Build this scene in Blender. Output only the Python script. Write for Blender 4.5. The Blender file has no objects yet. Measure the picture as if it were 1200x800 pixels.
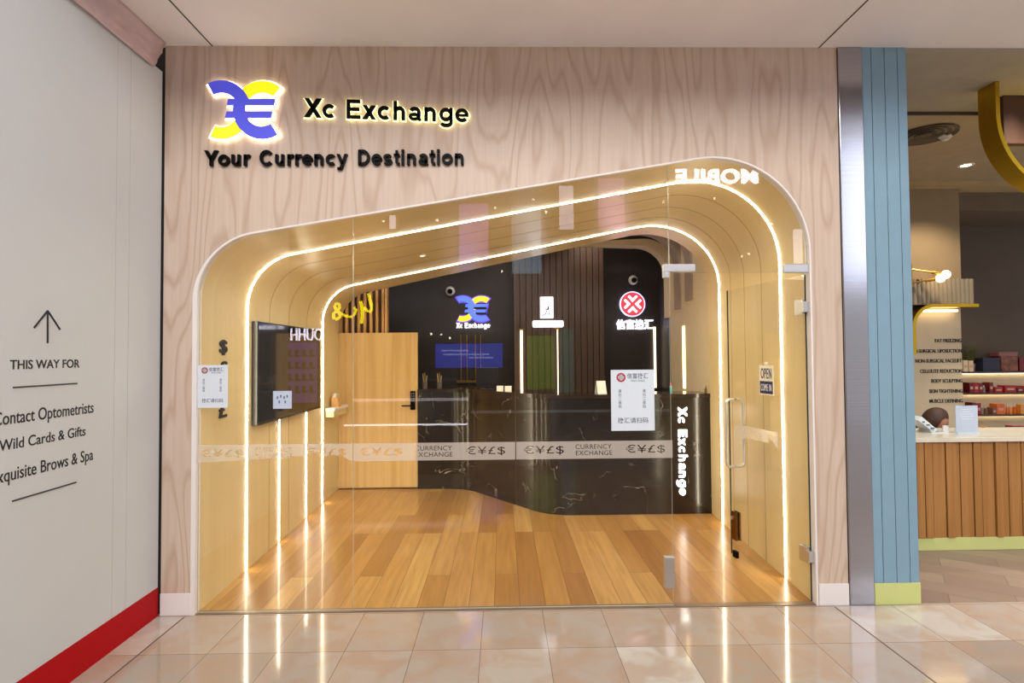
import bpy, bmesh, math, random
from mathutils import Vector, Matrix, noise
random.seed(7)
S = bpy.context.scene
COL = S.collection
R = math.radians

# ------------------------------------------------------------------ camera
FPX = 650.0                                    # focal length in pixels of a 1200 px wide frame
CAM = Vector((0.0, -3.54, 1.6))
PIT, ROL, YAW = R(1.49), R(-0.42), R(1.04)
_F = Vector((math.sin(YAW)*math.cos(PIT), math.cos(YAW)*math.cos(PIT), math.sin(PIT)))
_R0 = Vector((math.cos(YAW), -math.sin(YAW), 0)); _U0 = _R0.cross(_F)
_RT = math.cos(ROL)*_R0 + math.sin(ROL)*_U0
_UP = -math.sin(ROL)*_R0 + math.cos(ROL)*_U0
cd = bpy.data.cameras.new('camera'); cd.sensor_width = 36; cd.lens = FPX/1200*36
co = bpy.data.objects.new('camera', cd); COL.objects.link(co)
m = Matrix((( _RT.x, _UP.x, -_F.x, CAM.x), (_RT.y, _UP.y, -_F.y, CAM.y), (_RT.z, _UP.z, -_F.z, CAM.z), (0, 0, 0, 1)))
co.matrix_world = m; cd.clip_start = .02; S.camera = co
# ------------------------------------------------------------------ light
S.view_settings.view_transform = 'Standard'; S.view_settings.look = 'None'
S.view_settings.exposure = 0.0; S.view_settings.gamma = 1.0; S.view_settings.use_curve_mapping = False
W = bpy.data.worlds.new('world'); S.world = W; W.use_nodes = True
W.node_tree.nodes['Background'].inputs[0].default_value = (.80, .78, .785, 1)
W.node_tree.nodes['Background'].inputs[1].default_value = 0.9
S.cycles.use_denoising = True
S.cycles.max_bounces = 10; S.cycles.transparent_max_bounces = 24; S.cycles.glossy_bounces = 5; S.cycles.sample_clamp_indirect = 6
def area(name, loc, target, sx, sy, w, col=(1, 1, 1), spread=180):
    l = bpy.data.lights.new(name, 'AREA'); l.shape = 'RECTANGLE'; l.size = sx; l.size_y = sy; l.energy = w; l.color = col; l.spread = R(spread)
    o = bpy.data.objects.new(name, l); COL.objects.link(o); o.location = loc
    o.rotation_euler = (Vector(target) - Vector(loc)).to_track_quat('-Z', 'Y').to_euler(); return o
def spot(name, loc, target, w, ang, col=(1, 1, 1), r=.04, blend=.6):
    l = bpy.data.lights.new(name, 'SPOT'); l.energy = w; l.spot_size = R(ang); l.spot_blend = blend; l.color = col; l.shadow_soft_size = r
    o = bpy.data.objects.new(name, l); COL.objects.link(o); o.location = loc
    o.rotation_euler = (Vector(target) - Vector(loc)).to_track_quat('-Z', 'Y').to_euler(); return o
area('mall_key_light', (0.3, -7.0, 6.5), (0.2, 0, 1.6), 8, 2.2, 600, (1, .985, .975))  # this and the next: unseen areas standing in for mall ceiling lights
area('mall_key_light', (-1.0, -3.0, 6.5), (0, -1.2, 0), 4, 2, 60, (1, .98, .97))
area('shop_fill_light', (0.1, 1.5, 2.45), (0.1, 1.5, 0), 2.6, 1.2, 37, (1, .90, .66))  # added fill under the portal ceiling, no fitting there
area('back_room_fill', (0.6, 3.8, 3.3), (0.6, 3.6, 0), 1.6, .5, 22, (1, .85, .7))  # added fill to brighten the back room, no fitting there
spot('neighbour_downlight', (4.833, 2.088, 3.50), (4.833, 2.2, 0), 100, 120, (1, .82, .58))
area('neighbour_light', (4.0, .25, 3.555), (4.05, .3, 0), .5, .25, 34, (.96, 1, .97), 80)

# ------------------------------------------------------------------ helpers
def ray(px, py): return _RT*((px-600)/FPX) + _UP*((400-py)/FPX) + _F
def oy(px, py, Y=0.0):
    d = ray(px, py); t = (Y-CAM.y)/d.y; return CAM + d*t
def ox(px, py, X):
    d = ray(px, py); t = (X-CAM.x)/d.x; return CAM + d*t
def oz(px, py, Z=0.0):
    d = ray(px, py); t = (Z-CAM.z)/d.z; return CAM + d*t
def lin(c):
    if isinstance(c, str): c = [int(c[i:i+2], 16)/255 for i in (0, 2, 4)]
    return tuple(x/12.92 if x <= .04045 else ((x+.055)/1.055)**2.4 for x in c[:3]) + (1,)
MATS = {}
def nodes(name):
    mt = bpy.data.materials.new(name); mt.use_nodes = True; nt = mt.node_tree; MATS[name] = mt
    return mt, nt, nt.nodes['Principled BSDF'], nt.nodes, nt.links
def M_plain(name, col, rough=.5, metal=0, var=.06, vs=6, bump=0, bs=60, spec=.5, coat=0, stretch=(1, 1, 1), alpha=None, trans=0):
    mt, nt, p, N, L = nodes(name)
    tc = N.new('ShaderNodeTexCoord'); mp = N.new('ShaderNodeMapping'); mp.inputs['Scale'].default_value = stretch
    L.new(tc.outputs['Object'], mp.inputs[0])
    nz = N.new('ShaderNodeTexNoise'); nz.inputs['Scale'].default_value = vs; nz.inputs['Detail'].default_value = 4
    L.new(mp.outputs[0], nz.inputs['Vector'])
    rp = N.new('ShaderNodeValToRGB'); c = lin(col)
    rp.color_ramp.elements[0].position = .3; rp.color_ramp.elements[1].position = .7
    rp.color_ramp.elements[0].color = tuple(x*(1-var) for x in c[:3])+(1,); rp.color_ramp.elements[1].color = tuple(min(1, x*(1+var)) for x in c[:3])+(1,)
    L.new(nz.outputs[0], rp.inputs[0]); L.new(rp.outputs[0], p.inputs['Base Color'])
    p.inputs['Roughness'].default_value = rough; p.inputs['Metallic'].default_value = metal
    p.inputs['Specular IOR Level'].default_value = spec; p.inputs['Coat Weight'].default_value = coat; p.inputs['Coat Roughness'].default_value = .08
    p.inputs['Transmission Weight'].default_value = trans
    if alpha: p.inputs['Alpha'].default_value = alpha
    if bump:
        b = N.new('ShaderNodeBump'); b.inputs['Strength'].default_value = bump; b.inputs['Distance'].default_value = .01
        n2 = N.new('ShaderNodeTexNoise'); n2.inputs['Scale'].default_value = bs; n2.inputs['Detail'].default_value = 3
        L.new(mp.outputs[0], n2.inputs['Vector']); L.new(n2.outputs[0], b.inputs['Height']); L.new(b.outputs[0], p.inputs['Normal'])
    return mt
def M_emit(name, col, s):
    mt, nt, p, N, L = nodes(name); c = lin(col)
    p.inputs['Base Color'].default_value = c; p.inputs['Emission Color'].default_value = c; p.inputs['Emission Strength'].default_value = s; p.inputs['Roughness'].default_value = .4
    return mt
def M_wood(name, c1, c2, c3, scale, rings=9, rough=.45, grain=(60, 60, 3), gmix=.35, sharp=.5, coat=0):
    """rings = contour lines of a stretched noise field (cathedral grain), plus fine streaks"""
    mt, nt, p, N, L = nodes(name)
    tc = N.new('ShaderNodeTexCoord'); mp = N.new('ShaderNodeMapping'); mp.inputs['Scale'].default_value = scale
    L.new(tc.outputs['Object'], mp.inputs[0])
    nz = N.new('ShaderNodeTexNoise'); nz.inputs['Scale'].default_value = 1; nz.inputs['Detail'].default_value = 2.5; nz.inputs['Roughness'].default_value = .4
    L.new(mp.outputs[0], nz.inputs['Vector'])
    mu = N.new('ShaderNodeMath'); mu.operation = 'MULTIPLY'; mu.inputs[1].default_value = rings; L.new(nz.outputs[0], mu.inputs[0])
    pp = N.new('ShaderNodeMath'); pp.operation = 'PINGPONG'; pp.inputs[1].default_value = .5; L.new(mu.outputs[0], pp.inputs[0])
    rp = N.new('ShaderNodeValToRGB'); e = rp.color_ramp.elements
    e[0].position = 0; e[0].color = lin(c2); e[1].position = sharp; e[1].color = lin(c1); L.new(pp.outputs[0], rp.inputs[0])
    m2 = N.new('ShaderNodeMapping'); m2.inputs['Scale'].default_value = grain; L.new(tc.outputs['Object'], m2.inputs[0])
    n2 = N.new('ShaderNodeTexNoise'); n2.inputs['Scale'].default_value = 1; n2.inputs['Detail'].default_value = 5; L.new(m2.outputs[0], n2.inputs['Vector'])
    r2 = N.new('ShaderNodeValToRGB'); r2.color_ramp.elements[0].position = .35; r2.color_ramp.elements[1].position = .65
    r2.color_ramp.elements[0].color = (0, 0, 0, 1); r2.color_ramp.elements[1].color = (1, 1, 1, 1); L.new(n2.outputs[0], r2.inputs[0])
    mm = N.new('ShaderNodeMath'); mm.operation = 'MULTIPLY'; mm.inputs[1].default_value = gmix; L.new(r2.outputs[0], mm.inputs[0])
    mx = N.new('ShaderNodeMixRGB'); mx.inputs[2].default_value = lin(c3); L.new(mm.outputs[0], mx.inputs[0]); L.new(rp.outputs[0], mx.inputs[1])
    L.new(mx.outputs[0], p.inputs['Base Color']); p.inputs['Roughness'].default_value = rough; p.inputs['Coat Weight'].default_value = coat; p.inputs['Coat Roughness'].default_value = .15
    b = N.new('ShaderNodeBump'); b.inputs['Strength'].default_value = .06; b.inputs['Distance'].default_value = .005; L.new(n2.outputs[0], b.inputs['Height']); L.new(b.outputs[0], p.inputs['Normal'])
    return mt
def M_brick(name, cols, mortar, bw, rh, off, freq, ms, rough, rot=0, loc=(0, 0, 0), nstretch=(1, 1, 1), nscale=8, namt=.35, ncol=None, coat=0, bias=0, bump=.25, detail=6, nramp=(.35, .7)):
    mt, nt, p, N, L = nodes(name)
    tc = N.new('ShaderNodeTexCoord'); mp = N.new('ShaderNodeMapping'); mp.inputs['Rotation'].default_value = (0, 0, rot); mp.inputs['Location'].default_value = loc
    L.new(tc.outputs['Object'], mp.inputs[0])
    br = N.new('ShaderNodeTexBrick'); br.offset = off; br.offset_frequency = freq; br.squash = 1
    br.inputs['Color1'].default_value = (0, 0, 0, 1); br.inputs['Color2'].default_value = (1, 1, 1, 1); br.inputs['Mortar'].default_value = (.5, .5, .5, 1)
    br.inputs['Scale'].default_value = 1; br.inputs['Mortar Size'].default_value = ms; br.inputs['Mortar Smooth'].default_value = .1; br.inputs['Bias'].default_value = bias
    br.inputs['Brick Width'].default_value = bw; br.inputs['Row Height'].default_value = rh; L.new(mp.outputs[0], br.inputs['Vector'])
    rp = N.new('ShaderNodeValToRGB'); e = rp.color_ramp.elements; e[0].color = lin(cols[0][1]); e[0].position = cols[0][0]; e[1].color = lin(cols[-1][1]); e[1].position = cols[-1][0]
    for q, c in cols[1:-1]: x = e.new(q); x.color = lin(c)
    L.new(br.outputs['Color'], rp.inputs[0])
    # streaks: shift the noise from board to board
    m3 = N.new('ShaderNodeMapping'); m3.inputs['Scale'].default_value = nstretch; L.new(mp.outputs[0], m3.inputs[0])
    ad = N.new('ShaderNodeVectorMath'); ad.operation = 'MULTIPLY_ADD'; ad.inputs[1].default_value = (7, 5, 3); L.new(br.outputs['Color'], ad.inputs[0]); L.new(m3.outputs[0], ad.inputs[2])
    nz = N.new('ShaderNodeTexNoise'); nz.inputs['Scale'].default_value = nscale; nz.inputs['Detail'].default_value = detail; nz.inputs['Distortion'].default_value = .6; L.new(ad.outputs[0], nz.inputs['Vector'])
    r2 = N.new('ShaderNodeValToRGB'); r2.color_ramp.elements[0].position = nramp[0]; r2.color_ramp.elements[1].position = nramp[1]
    r2.color_ramp.elements[0].color = (0, 0, 0, 1); r2.color_ramp.elements[1].color = (namt,)*3+(1,); L.new(nz.outputs[0], r2.inputs[0])
    mx = N.new('ShaderNodeMixRGB'); mx.inputs[2].default_value = lin(ncol); L.new(r2.outputs[0], mx.inputs[0]); L.new(rp.outputs[0], mx.inputs[1])
    mo = N.new('ShaderNodeMixRGB'); mo.inputs[2].default_value = lin(mortar); L.new(br.outputs['Fac'], mo.inputs[0]); L.new(mx.outputs[0], mo.inputs[1])
    L.new(mo.outputs[0], p.inputs['Base Color']); p.inputs['Roughness'].default_value = rough; p.inputs['Coat Weight'].default_value = coat; p.inputs['Coat Roughness'].default_value = .06
    b = N.new('ShaderNodeBump'); b.invert = True; b.inputs['Strength'].default_value = bump; b.inputs['Distance'].default_value = .003; L.new(br.outputs['Fac'], b.inputs['Height']); L.new(b.outputs[0], p.inputs['Normal'])
    return mt
def M_glass(name, tint=(1, 1, 1, 1), boost=1.0):
    """clear pane: what is behind shows through, Fresnel mirror on each face's outside"""
    mt, nt, p, N, L = nodes(name); N.remove(p)
    out = N['Material Output']; tr = N.new('ShaderNodeBsdfTransparent'); tr.inputs[0].default_value = tint
    gl = N.new('ShaderNodeBsdfGlossy'); gl.inputs['Roughness'].default_value = 0.0
    fr = N.new('ShaderNodeFresnel'); fr.inputs['IOR'].default_value = 1.62; ge = N.new('ShaderNodeNewGeometry')
    sb = N.new('ShaderNodeMath'); sb.operation = 'SUBTRACT'; sb.inputs[0].default_value = boost; L.new(ge.outputs['Backfacing'], sb.inputs[1])
    cl = N.new('ShaderNodeClamp'); L.new(sb.outputs[0], cl.inputs[0])
    mu = N.new('ShaderNodeMath'); mu.operation = 'MULTIPLY'; L.new(fr.outputs[0], mu.inputs[0]); L.new(cl.outputs[0], mu.inputs[1])
    mx = N.new('ShaderNodeMixShader'); L.new(mu.outputs[0], mx.inputs[0]); L.new(tr.outputs[0], mx.inputs[1]); L.new(gl.outputs[0], mx.inputs[2]); L.new(mx.outputs[0], out.inputs[0])
    return mt
def M_frost(name, col, op):
    mt, nt, p, N, L = nodes(name); N.remove(p); out = N['Material Output']
    tr = N.new('ShaderNodeBsdfTransparent'); df = N.new('ShaderNodeBsdfDiffuse'); df.inputs[0].default_value = lin(col)
    tl = N.new('ShaderNodeBsdfTranslucent'); tl.inputs[0].default_value = lin(col); a = N.new('ShaderNodeMixShader'); a.inputs[0].default_value = .35; L.new(df.outputs[0], a.inputs[1]); L.new(tl.outputs[0], a.inputs[2])
    nz = N.new('ShaderNodeTexNoise'); nz.inputs['Scale'].default_value = 30; mr = N.new('ShaderNodeMapRange'); mr.inputs[3].default_value = op-.03; mr.inputs[4].default_value = op+.03; L.new(nz.outputs[0], mr.inputs[0])
    mx = N.new('ShaderNodeMixShader'); L.new(mr.outputs[0], mx.inputs[0]); L.new(tr.outputs[0], mx.inputs[1]); L.new(a.outputs[0], mx.inputs[2]); L.new(mx.outputs[0], out.inputs[0])
    return mt

class MB:
    def __init__(s): s.v = []; s.f = []; s.mi = []
    def add(s, vs, fs, mi=0):
        b = len(s.v); s.v += [Vector(p) for p in vs]; s.f += [[i+b for i in f] for f in fs]; s.mi += [mi]*len(fs); return s
    def box(s, x0, x1, y0, y1, z0, z1, mi=0):
        return s.add([(x0,y0,z0),(x1,y0,z0),(x1,y1,z0),(x0,y1,z0),(x0,y0,z1),(x1,y0,z1),(x1,y1,z1),(x0,y1,z1)],
                     [(0,3,2,1),(4,5,6,7),(0,1,5,4),(1,2,6,5),(2,3,7,6),(3,0,4,7)], mi)
    def prism(s, poly, fn, a0, a1, mi=0, side=None):
        """poly: 2-D points; fn(u, v, a) -> point"""
        n = len(poly); side = mi if side is None else side
        ar = sum(poly[i][0]*poly[(i+1)%n][1]-poly[(i+1)%n][0]*poly[i][1] for i in range(n))
        if ar < 0: poly = poly[::-1]
        vs = [fn(u, v, a0) for u, v in poly]+[fn(u, v, a1) for u, v in poly]
        s.add(vs, [list(range(n)), list(range(2*n-1, n-1, -1))], mi)
        b = len(s.v)-2*n; s.f += [[b+i, b+n+i, b+n+(i+1)%n, b+(i+1)%n] for i in range(n)]; s.mi += [side]*n; return s
    def tube(s, path, r, n=8, mi=0, cap=True, closed=False):
        path = [Vector(p) for p in path]; k = len(path); rings = []; up = None
        for i, p in enumerate(path):
            a = path[(i-1) % k] if (closed or i) else p; c = path[(i+1) % k] if (closed or i < k-1) else p
            t = (c-a).normalized()
            if up is None: up = t.orthogonal().normalized()
            up = (up - t*up.dot(t)).normalized(); w = t.cross(up); rr = r[i] if isinstance(r, (list, tuple)) else r
            rings.append([p+(up*math.cos(2*math.pi*j/n)+w*math.sin(2*math.pi*j/n))*rr for j in range(n)])
        vs = [q for g in rings for q in g]; fs = []
        for i in range(k if closed else k-1):
            for j in range(n):
                i2 = (i+1) % k; fs.append((i*n+j, i*n+(j+1)%n, i2*n+(j+1)%n, i2*n+j))
        if cap and not closed: fs += [list(range(n))[::-1], [(k-1)*n+j for j in range(n)]]
        return s.add(vs, fs, mi)
    def cyl(s, p0, p1, r, n=16, mi=0): return s.tube([p0, p1], r, n, mi)
    def lathe(s, prof, c, ax=(0, 0, 1), n=20, mi=0):
        ax = Vector(ax).normalized(); u = ax.orthogonal().normalized(); w = ax.cross(u); c = Vector(c); vs = []; fs = []
        for r, h in prof:
            for j in range(n):
                t = 2*math.pi*j/n; vs.append(c+ax*h+(u*math.cos(t)+w*math.sin(t))*max(r, 1e-5))
        for i in range(len(prof)-1):
            for j in range(n): fs.append((i*n+j, i*n+(j+1)%n, (i+1)*n+(j+1)%n, (i+1)*n+j))
        return s.add(vs, fs, mi)
    def sphere(s, c, r, n=16, mi=0, sc=(1, 1, 1)):
        prof = [(r*math.sin(math.pi*i/n), -r*math.cos(math.pi*i/n)) for i in range(n+1)]
        b = len(s.v); s.lathe(prof, (0, 0, 0), (0, 0, 1), n*2, mi)
        for i in range(b, len(s.v)): s.v[i] = Vector((s.v[i].x*sc[0], s.v[i].y*sc[1], s.v[i].z*sc[2]))+Vector(c)
        return s
    def mesh(s, me, fn, mi=0):
        return s.add([fn(v.co) for v in me.vertices], [list(p.vertices) for p in me.polygons], mi)
    def build(s, name, mats, parent=None, bevel=0, smooth=False, origin=None, merge=False):
        if not isinstance(mats, (list, tuple)): mats = [mats]
        if parent is not None: L = WL[parent]
        elif origin is not None: L = Vector(origin)
        else:
            lo = [min(v[i] for v in s.v) for i in range(3)]; hi = [max(v[i] for v in s.v) for i in range(3)]
            L = Vector(((lo[0]+hi[0])/2, (lo[1]+hi[1])/2, lo[2]))
        me = bpy.data.meshes.new(name); me.from_pydata([v-L for v in s.v], [], s.f)
        for q in mats: me.materials.append(q)
        for p, k in zip(me.polygons, s.mi): p.material_index = k
        bm = bmesh.new(); bm.from_mesh(me)
        if merge: bmesh.ops.remove_doubles(bm, verts=bm.verts, dist=1e-5)
        bmesh.ops.recalc_face_normals(bm, faces=bm.faces)
        if bevel: bmesh.ops.bevel(bm, geom=list(bm.edges), offset=bevel, segments=2, affect='EDGES', profile=.5)
        bm.to_mesh(me); bm.free()
        if smooth:
            for p in me.polygons: p.use_smooth = True
            try: me.set_sharp_from_angle(angle=R(40))
            except Exception: pass
        o = bpy.data.objects.new(name, me); COL.objects.link(o)
        if parent is not None: o.parent = parent; WL[o] = L
        else: o.location = L; WL[o] = L
        return o
WL = {}
def tag(o, label, cat, group=None):
    o['label'] = label; o['category'] = cat
    if group: o['group'] = group
    return o
def struct(o): o['kind'] = 'structure'; return o
def thing(name, label, cat, loc, group=None):
    o = bpy.data.objects.new(name, None); o.empty_display_size = .1; COL.objects.link(o); o.location = loc; WL[o] = Vector(loc); return tag(o, label, cat, group)
def dup(o, delta, label=None):
    def cp(x, par):
        c = x.copy(); COL.objects.link(c)
        if par is not None: c.parent = par
        for ch in list(x.children): cp(ch, c)
        return c
    c = cp(o, None); c.location = o.location+Vector(delta); WL[c] = WL[o]+Vector(delta)
    if label: c['label'] = label
    return c
XZ = lambda u, v, a: Vector((u, a, v))         # profile in x,z extruded along y
XY = lambda u, v, a: Vector((u, v, a))
YZ = lambda u, v, a: Vector((a, u, v))
def text_mesh(body, ext=0, off=0, align='LEFT', space=1.0, lines=1.0):
    c = bpy.data.curves.new('text', 'FONT'); c.body = body; c.size = 1; c.extrude = ext; c.offset = off; c.align_x = align; c.space_character = space; c.space_line = lines; c.resolution_u = 4
    o = bpy.data.objects.new('text', c); COL.objects.link(o); dg = bpy.context.evaluated_depsgraph_get(); dg.update()
    me = bpy.data.meshes.new_from_object(o.evaluated_get(dg)); bpy.data.objects.remove(o); bpy.data.curves.remove(c); return me
def bbox(me):
    xs = [v.co.x for v in me.vertices]; ys = [v.co.y for v in me.vertices]; return min(xs), max(xs), min(ys), max(ys)
def put_text(mb, body, fn, depth, off=0, mi=0, align='LEFT', space=1.0, lines=1.0, ref=None):
    """fn(u, v, w): u, v in 0..1 over the text's box, w along the thickness 0..depth"""
    me = text_mesh(body, .5, off, align, space, lines); x0, x1, y0, y1 = ref or bbox(me)
    mb.mesh(me, lambda c: fn((c.x-x0)/(x1-x0), (c.y-y0)/(y1-y0), (c.z+.5)*depth), mi); b = bbox(me); bpy.data.meshes.remove(me); return b
def on_front(x0, x1, z0, z1, Y):               # facing the mall (-y)
    return lambda u, v, w: Vector((x0+(x1-x0)*u, Y-w, z0+(z1-z0)*v))
def rounded(pts, radii, seg=16):
    out = []
    for i, p in enumerate(pts):
        r = radii[i]; p = Vector(p)
        if r <= 0: out.append(p); continue
        a = (Vector(pts[i-1])-p).normalized(); b = (Vector(pts[(i+1) % len(pts)])-p).normalized(); h = a.angle(b)/2
        t = r/math.tan(h); c = p+(a+b).normalized()*(r/math.sin(h)); s = p+a*t-c; e = p+b*t-c
        a0 = math.atan2(s.y, s.x); da = math.atan2(e.y, e.x)-a0
        while da > math.pi: da -= 2*math.pi
        while da < -math.pi: da += 2*math.pi
        out += [c+Vector((math.cos(a0+da*k/seg), math.sin(a0+da*k/seg)))*r for k in range(seg+1)]
    return out

# grotesque capitals and small letters drawn as strokes (cap height 1)
def _arc(cx, cy, rx, ry, a0, a1, n=18): return [(cx+rx*math.cos(R(a0+(a1-a0)*i/n)), cy+ry*math.sin(R(a0+(a1-a0)*i/n))) for i in range(n+1)]
GL = {
 'X': (.93, [('p', .0, 0, .64, 1, .28), ('p', .64, 0, 0, 1, .28)]), 'x': (.776, [('p', .01, 0, .47, .725, .25), ('p', .47, 0, .01, .725, .25)]),
 'E': (.93, [('r', .1, .3, 0, 1), ('r', .3, .84, 0, .17), ('r', .3, .78, .42, .585), ('r', .3, .82, .83, 1)]),
 'c': (.776, [('s', _arc(.40, .3625, .275, .2675, 48, 312), .19)]), 'C': (1.0, [('s', _arc(.50, .5, .38, .41, 42, 318, 24), .195)]),
 'e': (.776, [('s', _arc(.385, .3625, .275, .2675, 0, 318, 24), .185), ('r', .16, .74, .295, .425)]),
 'o': (.853, [('o', _arc(.42, .3625, .29, .2675, 0, 360, 28), .19)]),
 'h': (.853, [('r', .09, .285, 0, 1), ('s', [(.19, .40)]+_arc(.40, .44, .21, .19, 180, 0, 14)+[(.61, .4), (.61, 0)], .195)]),
 'n': (.853, [('r', .09, .285, 0, .725), ('s', [(.19, .40)]+_arc(.40, .44, .21, .19, 180, 0, 14)+[(.61, .4), (.61, 0)], .195)]),
 'a': (.776, [('s', _arc(.375, .48, .21, .155, 165, 0, 14)+[(.585, .3), (.585, .14), (.64, 0)], .185), ('o', _arc(.345, .205, .225, .125, 0, 360, 22), .16)]),
 'g': (.853, [('o', _arc(.39, .37, .26, .262, 0, 360, 26), .185), ('s', [(.66, .725), (.66, -.04)]+_arc(.39, -.04, .27, .165, 0, -155, 14), .185)]),
 'Y': (.93, [('p', .36, .40, 0, 1, .24), ('p', .36, .40, .70, 1, .24), ('r', .37, .57, 0, .45)]),
 'u': (.853, [('s', [(.19, .725), (.19, .3)]+_arc(.385, .285, .195, .19, 180, 360, 14)+[(.58, .3)], .19), ('r', .51, .70, 0, .725)]),
 'r': (.543, [('r', .09, .285, 0, .725), ('s', _arc(.42, .39, .235, .24, 180, 68, 10), .185)]),
 'y': (.776, [('p', .29, .06, .0, .725, .22), ('p', .17, -.28, .55, .725, .21), ('r', .06, .30, -.28, -.13)]),
 'D': (1.008, [('r', .1, .3, 0, 1), ('s', [(.2, .085), (.42, .085)]+_arc(.42, .5, .40, .415, -90, 90, 20)+[(.42, .915), (.2, .915)], .185)]),
 's': (.776, [('s', _arc(.37, .50, .21, .135, 20, 255, 14)+_arc(.38, .22, .235, .14, 75, -160, 14), .165)]),
 't': (.465, [('s', [(.225, .95), (.225, .24)]+_arc(.36, .22, .135, .14, 180, 275, 8)+[(.43, .085)], .185), ('r', .02, .43, .585, .725)]),
 'i': (.388, [('r', .09, .285, 0, .725), ('r', .09, .285, .83, 1)])}
def ribbon(pts, w, closed=False):
    P = [Vector(p) for p in pts]; P = P[:-1] if closed else P; n = len(P); Lf, Rt = [], []
    for i in range(n):
        a_ = P[i-1] if (closed or i) else P[0]; b_ = P[(i+1) % n] if (closed or i < n-1) else P[-1]
        d1 = (P[i]-a_).normalized() if (P[i]-a_).length > 1e-6 else (b_-P[i]).normalized(); d2 = (b_-P[i]).normalized() if (b_-P[i]).length > 1e-6 else d1
        t_ = (d1+d2).normalized(); k = 1/max(.6, t_.dot(d2)); nv = Vector((-t_.y, t_.x))*w/2*k; Lf.append(P[i]+nv); Rt.append(P[i]-nv)
    return Lf, Rt
def stroke_word(body, fn, depth, mat, parent, w_tot, g=0.0, name='letter', bold=1.0, gap=.42):
    """fn(u, v, w): u over the whole line 0..1, v in cap heights"""
    adv = 0; pos = []
    for ch in body: pos.append(adv); adv += gap if ch == ' ' else GL[ch][0]
    tot = adv-.06
    for ch, x0 in zip(body, pos):
        if ch == ' ': continue
        mb = MB()
        def put(poly): mb.prism([Vector(p) for p in poly], lambda u, v, a_: fn((u+x0)/tot, v, a_), 0, depth)
        for q in GL[ch][1]:
            if q[0] == 'r': put([(q[1]-g, q[3]-g), (q[2]+g, q[3]-g), (q[2]+g, q[4]+g), (q[1]-g, q[4]+g)])
            elif q[0] == 'p':
                _, xa, ya, xb, yb, wd = q; sl = (xb-xa)/(yb-ya); put([(xa-g-sl*g, ya-g), (xa+wd+g-sl*g, ya-g), (xb+wd+g+sl*g, yb+g), (xb-g+sl*g, yb+g)])
            else:
                cl = q[0] == 'o'; Lf, Rt = ribbon(q[1], q[2]*bold+2*g, cl); n = len(Lf)
                if g and not cl:
                    for Z in (Lf, Rt): Z[0] = Z[0]+(Z[0]-Z[1]).normalized()*g; Z[-1] = Z[-1]+(Z[-1]-Z[-2]).normalized()*g
                vs = []
                for d_ in (0, depth): vs += [fn((p.x+x0)/tot, p.y, d_) for p in Lf]+[fn((p.x+x0)/tot, p.y, d_) for p in Rt]
                fs = []; N2 = 2*n
                for i in range(n if cl else n-1):
                    j = (i+1) % n; fs += [(i, j, n+j, n+i), (N2+i, N2+n+i, N2+n+j, N2+j), (i, N2+i, N2+j, j), (n+i, n+j, N2+n+j, N2+n+i)]
                if not cl: fs += [(0, n, N2+n, N2), (n-1, N2+n-1, N2+2*n-1, 2*n-1)]
                mb.add(vs, fs)
        mb.build(name, mat, parent)

# ------------------------------------------------------------------ materials
ply = M_wood('pine_plywood', 'cfbaa7', 'ba9f89', 'bfa792', (2.6, 1, .42), rings=15, rough=.5, grain=(45, 45, 1.6), gmix=.5, sharp=.22)
oak = M_wood('oak_veneer', 'e6d2a0', 'e1cb95', 'dac188', (.8, 3, .4), rings=3, rough=.3, grain=(.9, 70, .9), gmix=.3, sharp=.5)
oakdoor = M_wood('oak_door_veneer', 'dcbc80', 'c9a262', 'd2ab6c', (9, 1, .25), rings=3, rough=.4, grain=(60, 60, 1.5), gmix=.35, sharp=.5)
slat = M_plain('oak_slat', 'd8a868', .45, var=.12, vs=3, stretch=(8, 8, .6))
slatgap = M_plain('slat_backing', '4a2c16', .7)
planks = M_brick('oak_planks', [(0, '94662e'), (.5, 'b08346'), (1, 'c69d5e')], '5c3814', 1.55, .165, .37, 3, .0016, .3, rot=R(90), loc=(0, .06, 0), nstretch=(1.1, 16, 1), nscale=1.6, namt=.42, ncol='7d5224', coat=.15)
tile = M_brick('limestone_tile', [(0, '978a7e'), (.12, 'a79a8e'), (.88, 'ac9e91'), (1, 'c3bdb4')], '6a5a4e', .37, .445, 0, 2, .0016, .1, loc=(.128, .02, 0), nscale=5, namt=.55, ncol='a98b74', coat=.35, bump=.1, detail=9, nramp=(.42, .62))
nbfloor = M_brick('grey_brown_planks', [(0, '7d675c'), (1, '94806f')], '5c4a42', .9, .2, .4, 2, .002, .35, rot=R(35), nstretch=(1, 10, 1), nscale=2, namt=.3, ncol='6b574d', coat=.1)
white = M_plain('white_paint', 'e6dfda', .55, var=.02)
soff = M_plain('soffit_paint', 'efe9e8', .6, var=.03, vs=2)
hoardm = M_plain('hoarding_board', 'cbced0', .5, var=.02, vs=1.5)
red = M_plain('red_vinyl', 'b0000e', .6, var=.03, spec=.2)
black = M_plain('black_acrylic', '060505', .45, var=.1, spec=.06)
blackv = M_plain('black_vinyl', '1b1918', .5, var=.05)
dark = M_plain('dark_wall', '2a2120', .55, var=.1)
_unused = M_plain('dark_glass_wall', '15110f', .08, var=.1)
dbrown = M_plain('dark_brown_board', '4a3428', .5, var=.12, vs=3, stretch=(10, 10, .6))
steel = M_plain('brushed_steel', 'acaab0', .17, metal=1, var=.08, vs=2, stretch=(.3, .3, 60))
chrome = M_plain('polished_steel', 'd6d6d6', .34, metal=1, var=.03)
gold = M_plain('gold_metal', 'c9a42c', .3, metal=1, var=.04)
brass = M_plain('brass', 'a8803c', .3, metal=1)
blue = M_plain('blue_board', '7f9fb1', .5, var=.03)
groove = M_plain('groove_dark', '31475a', .8)
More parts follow.
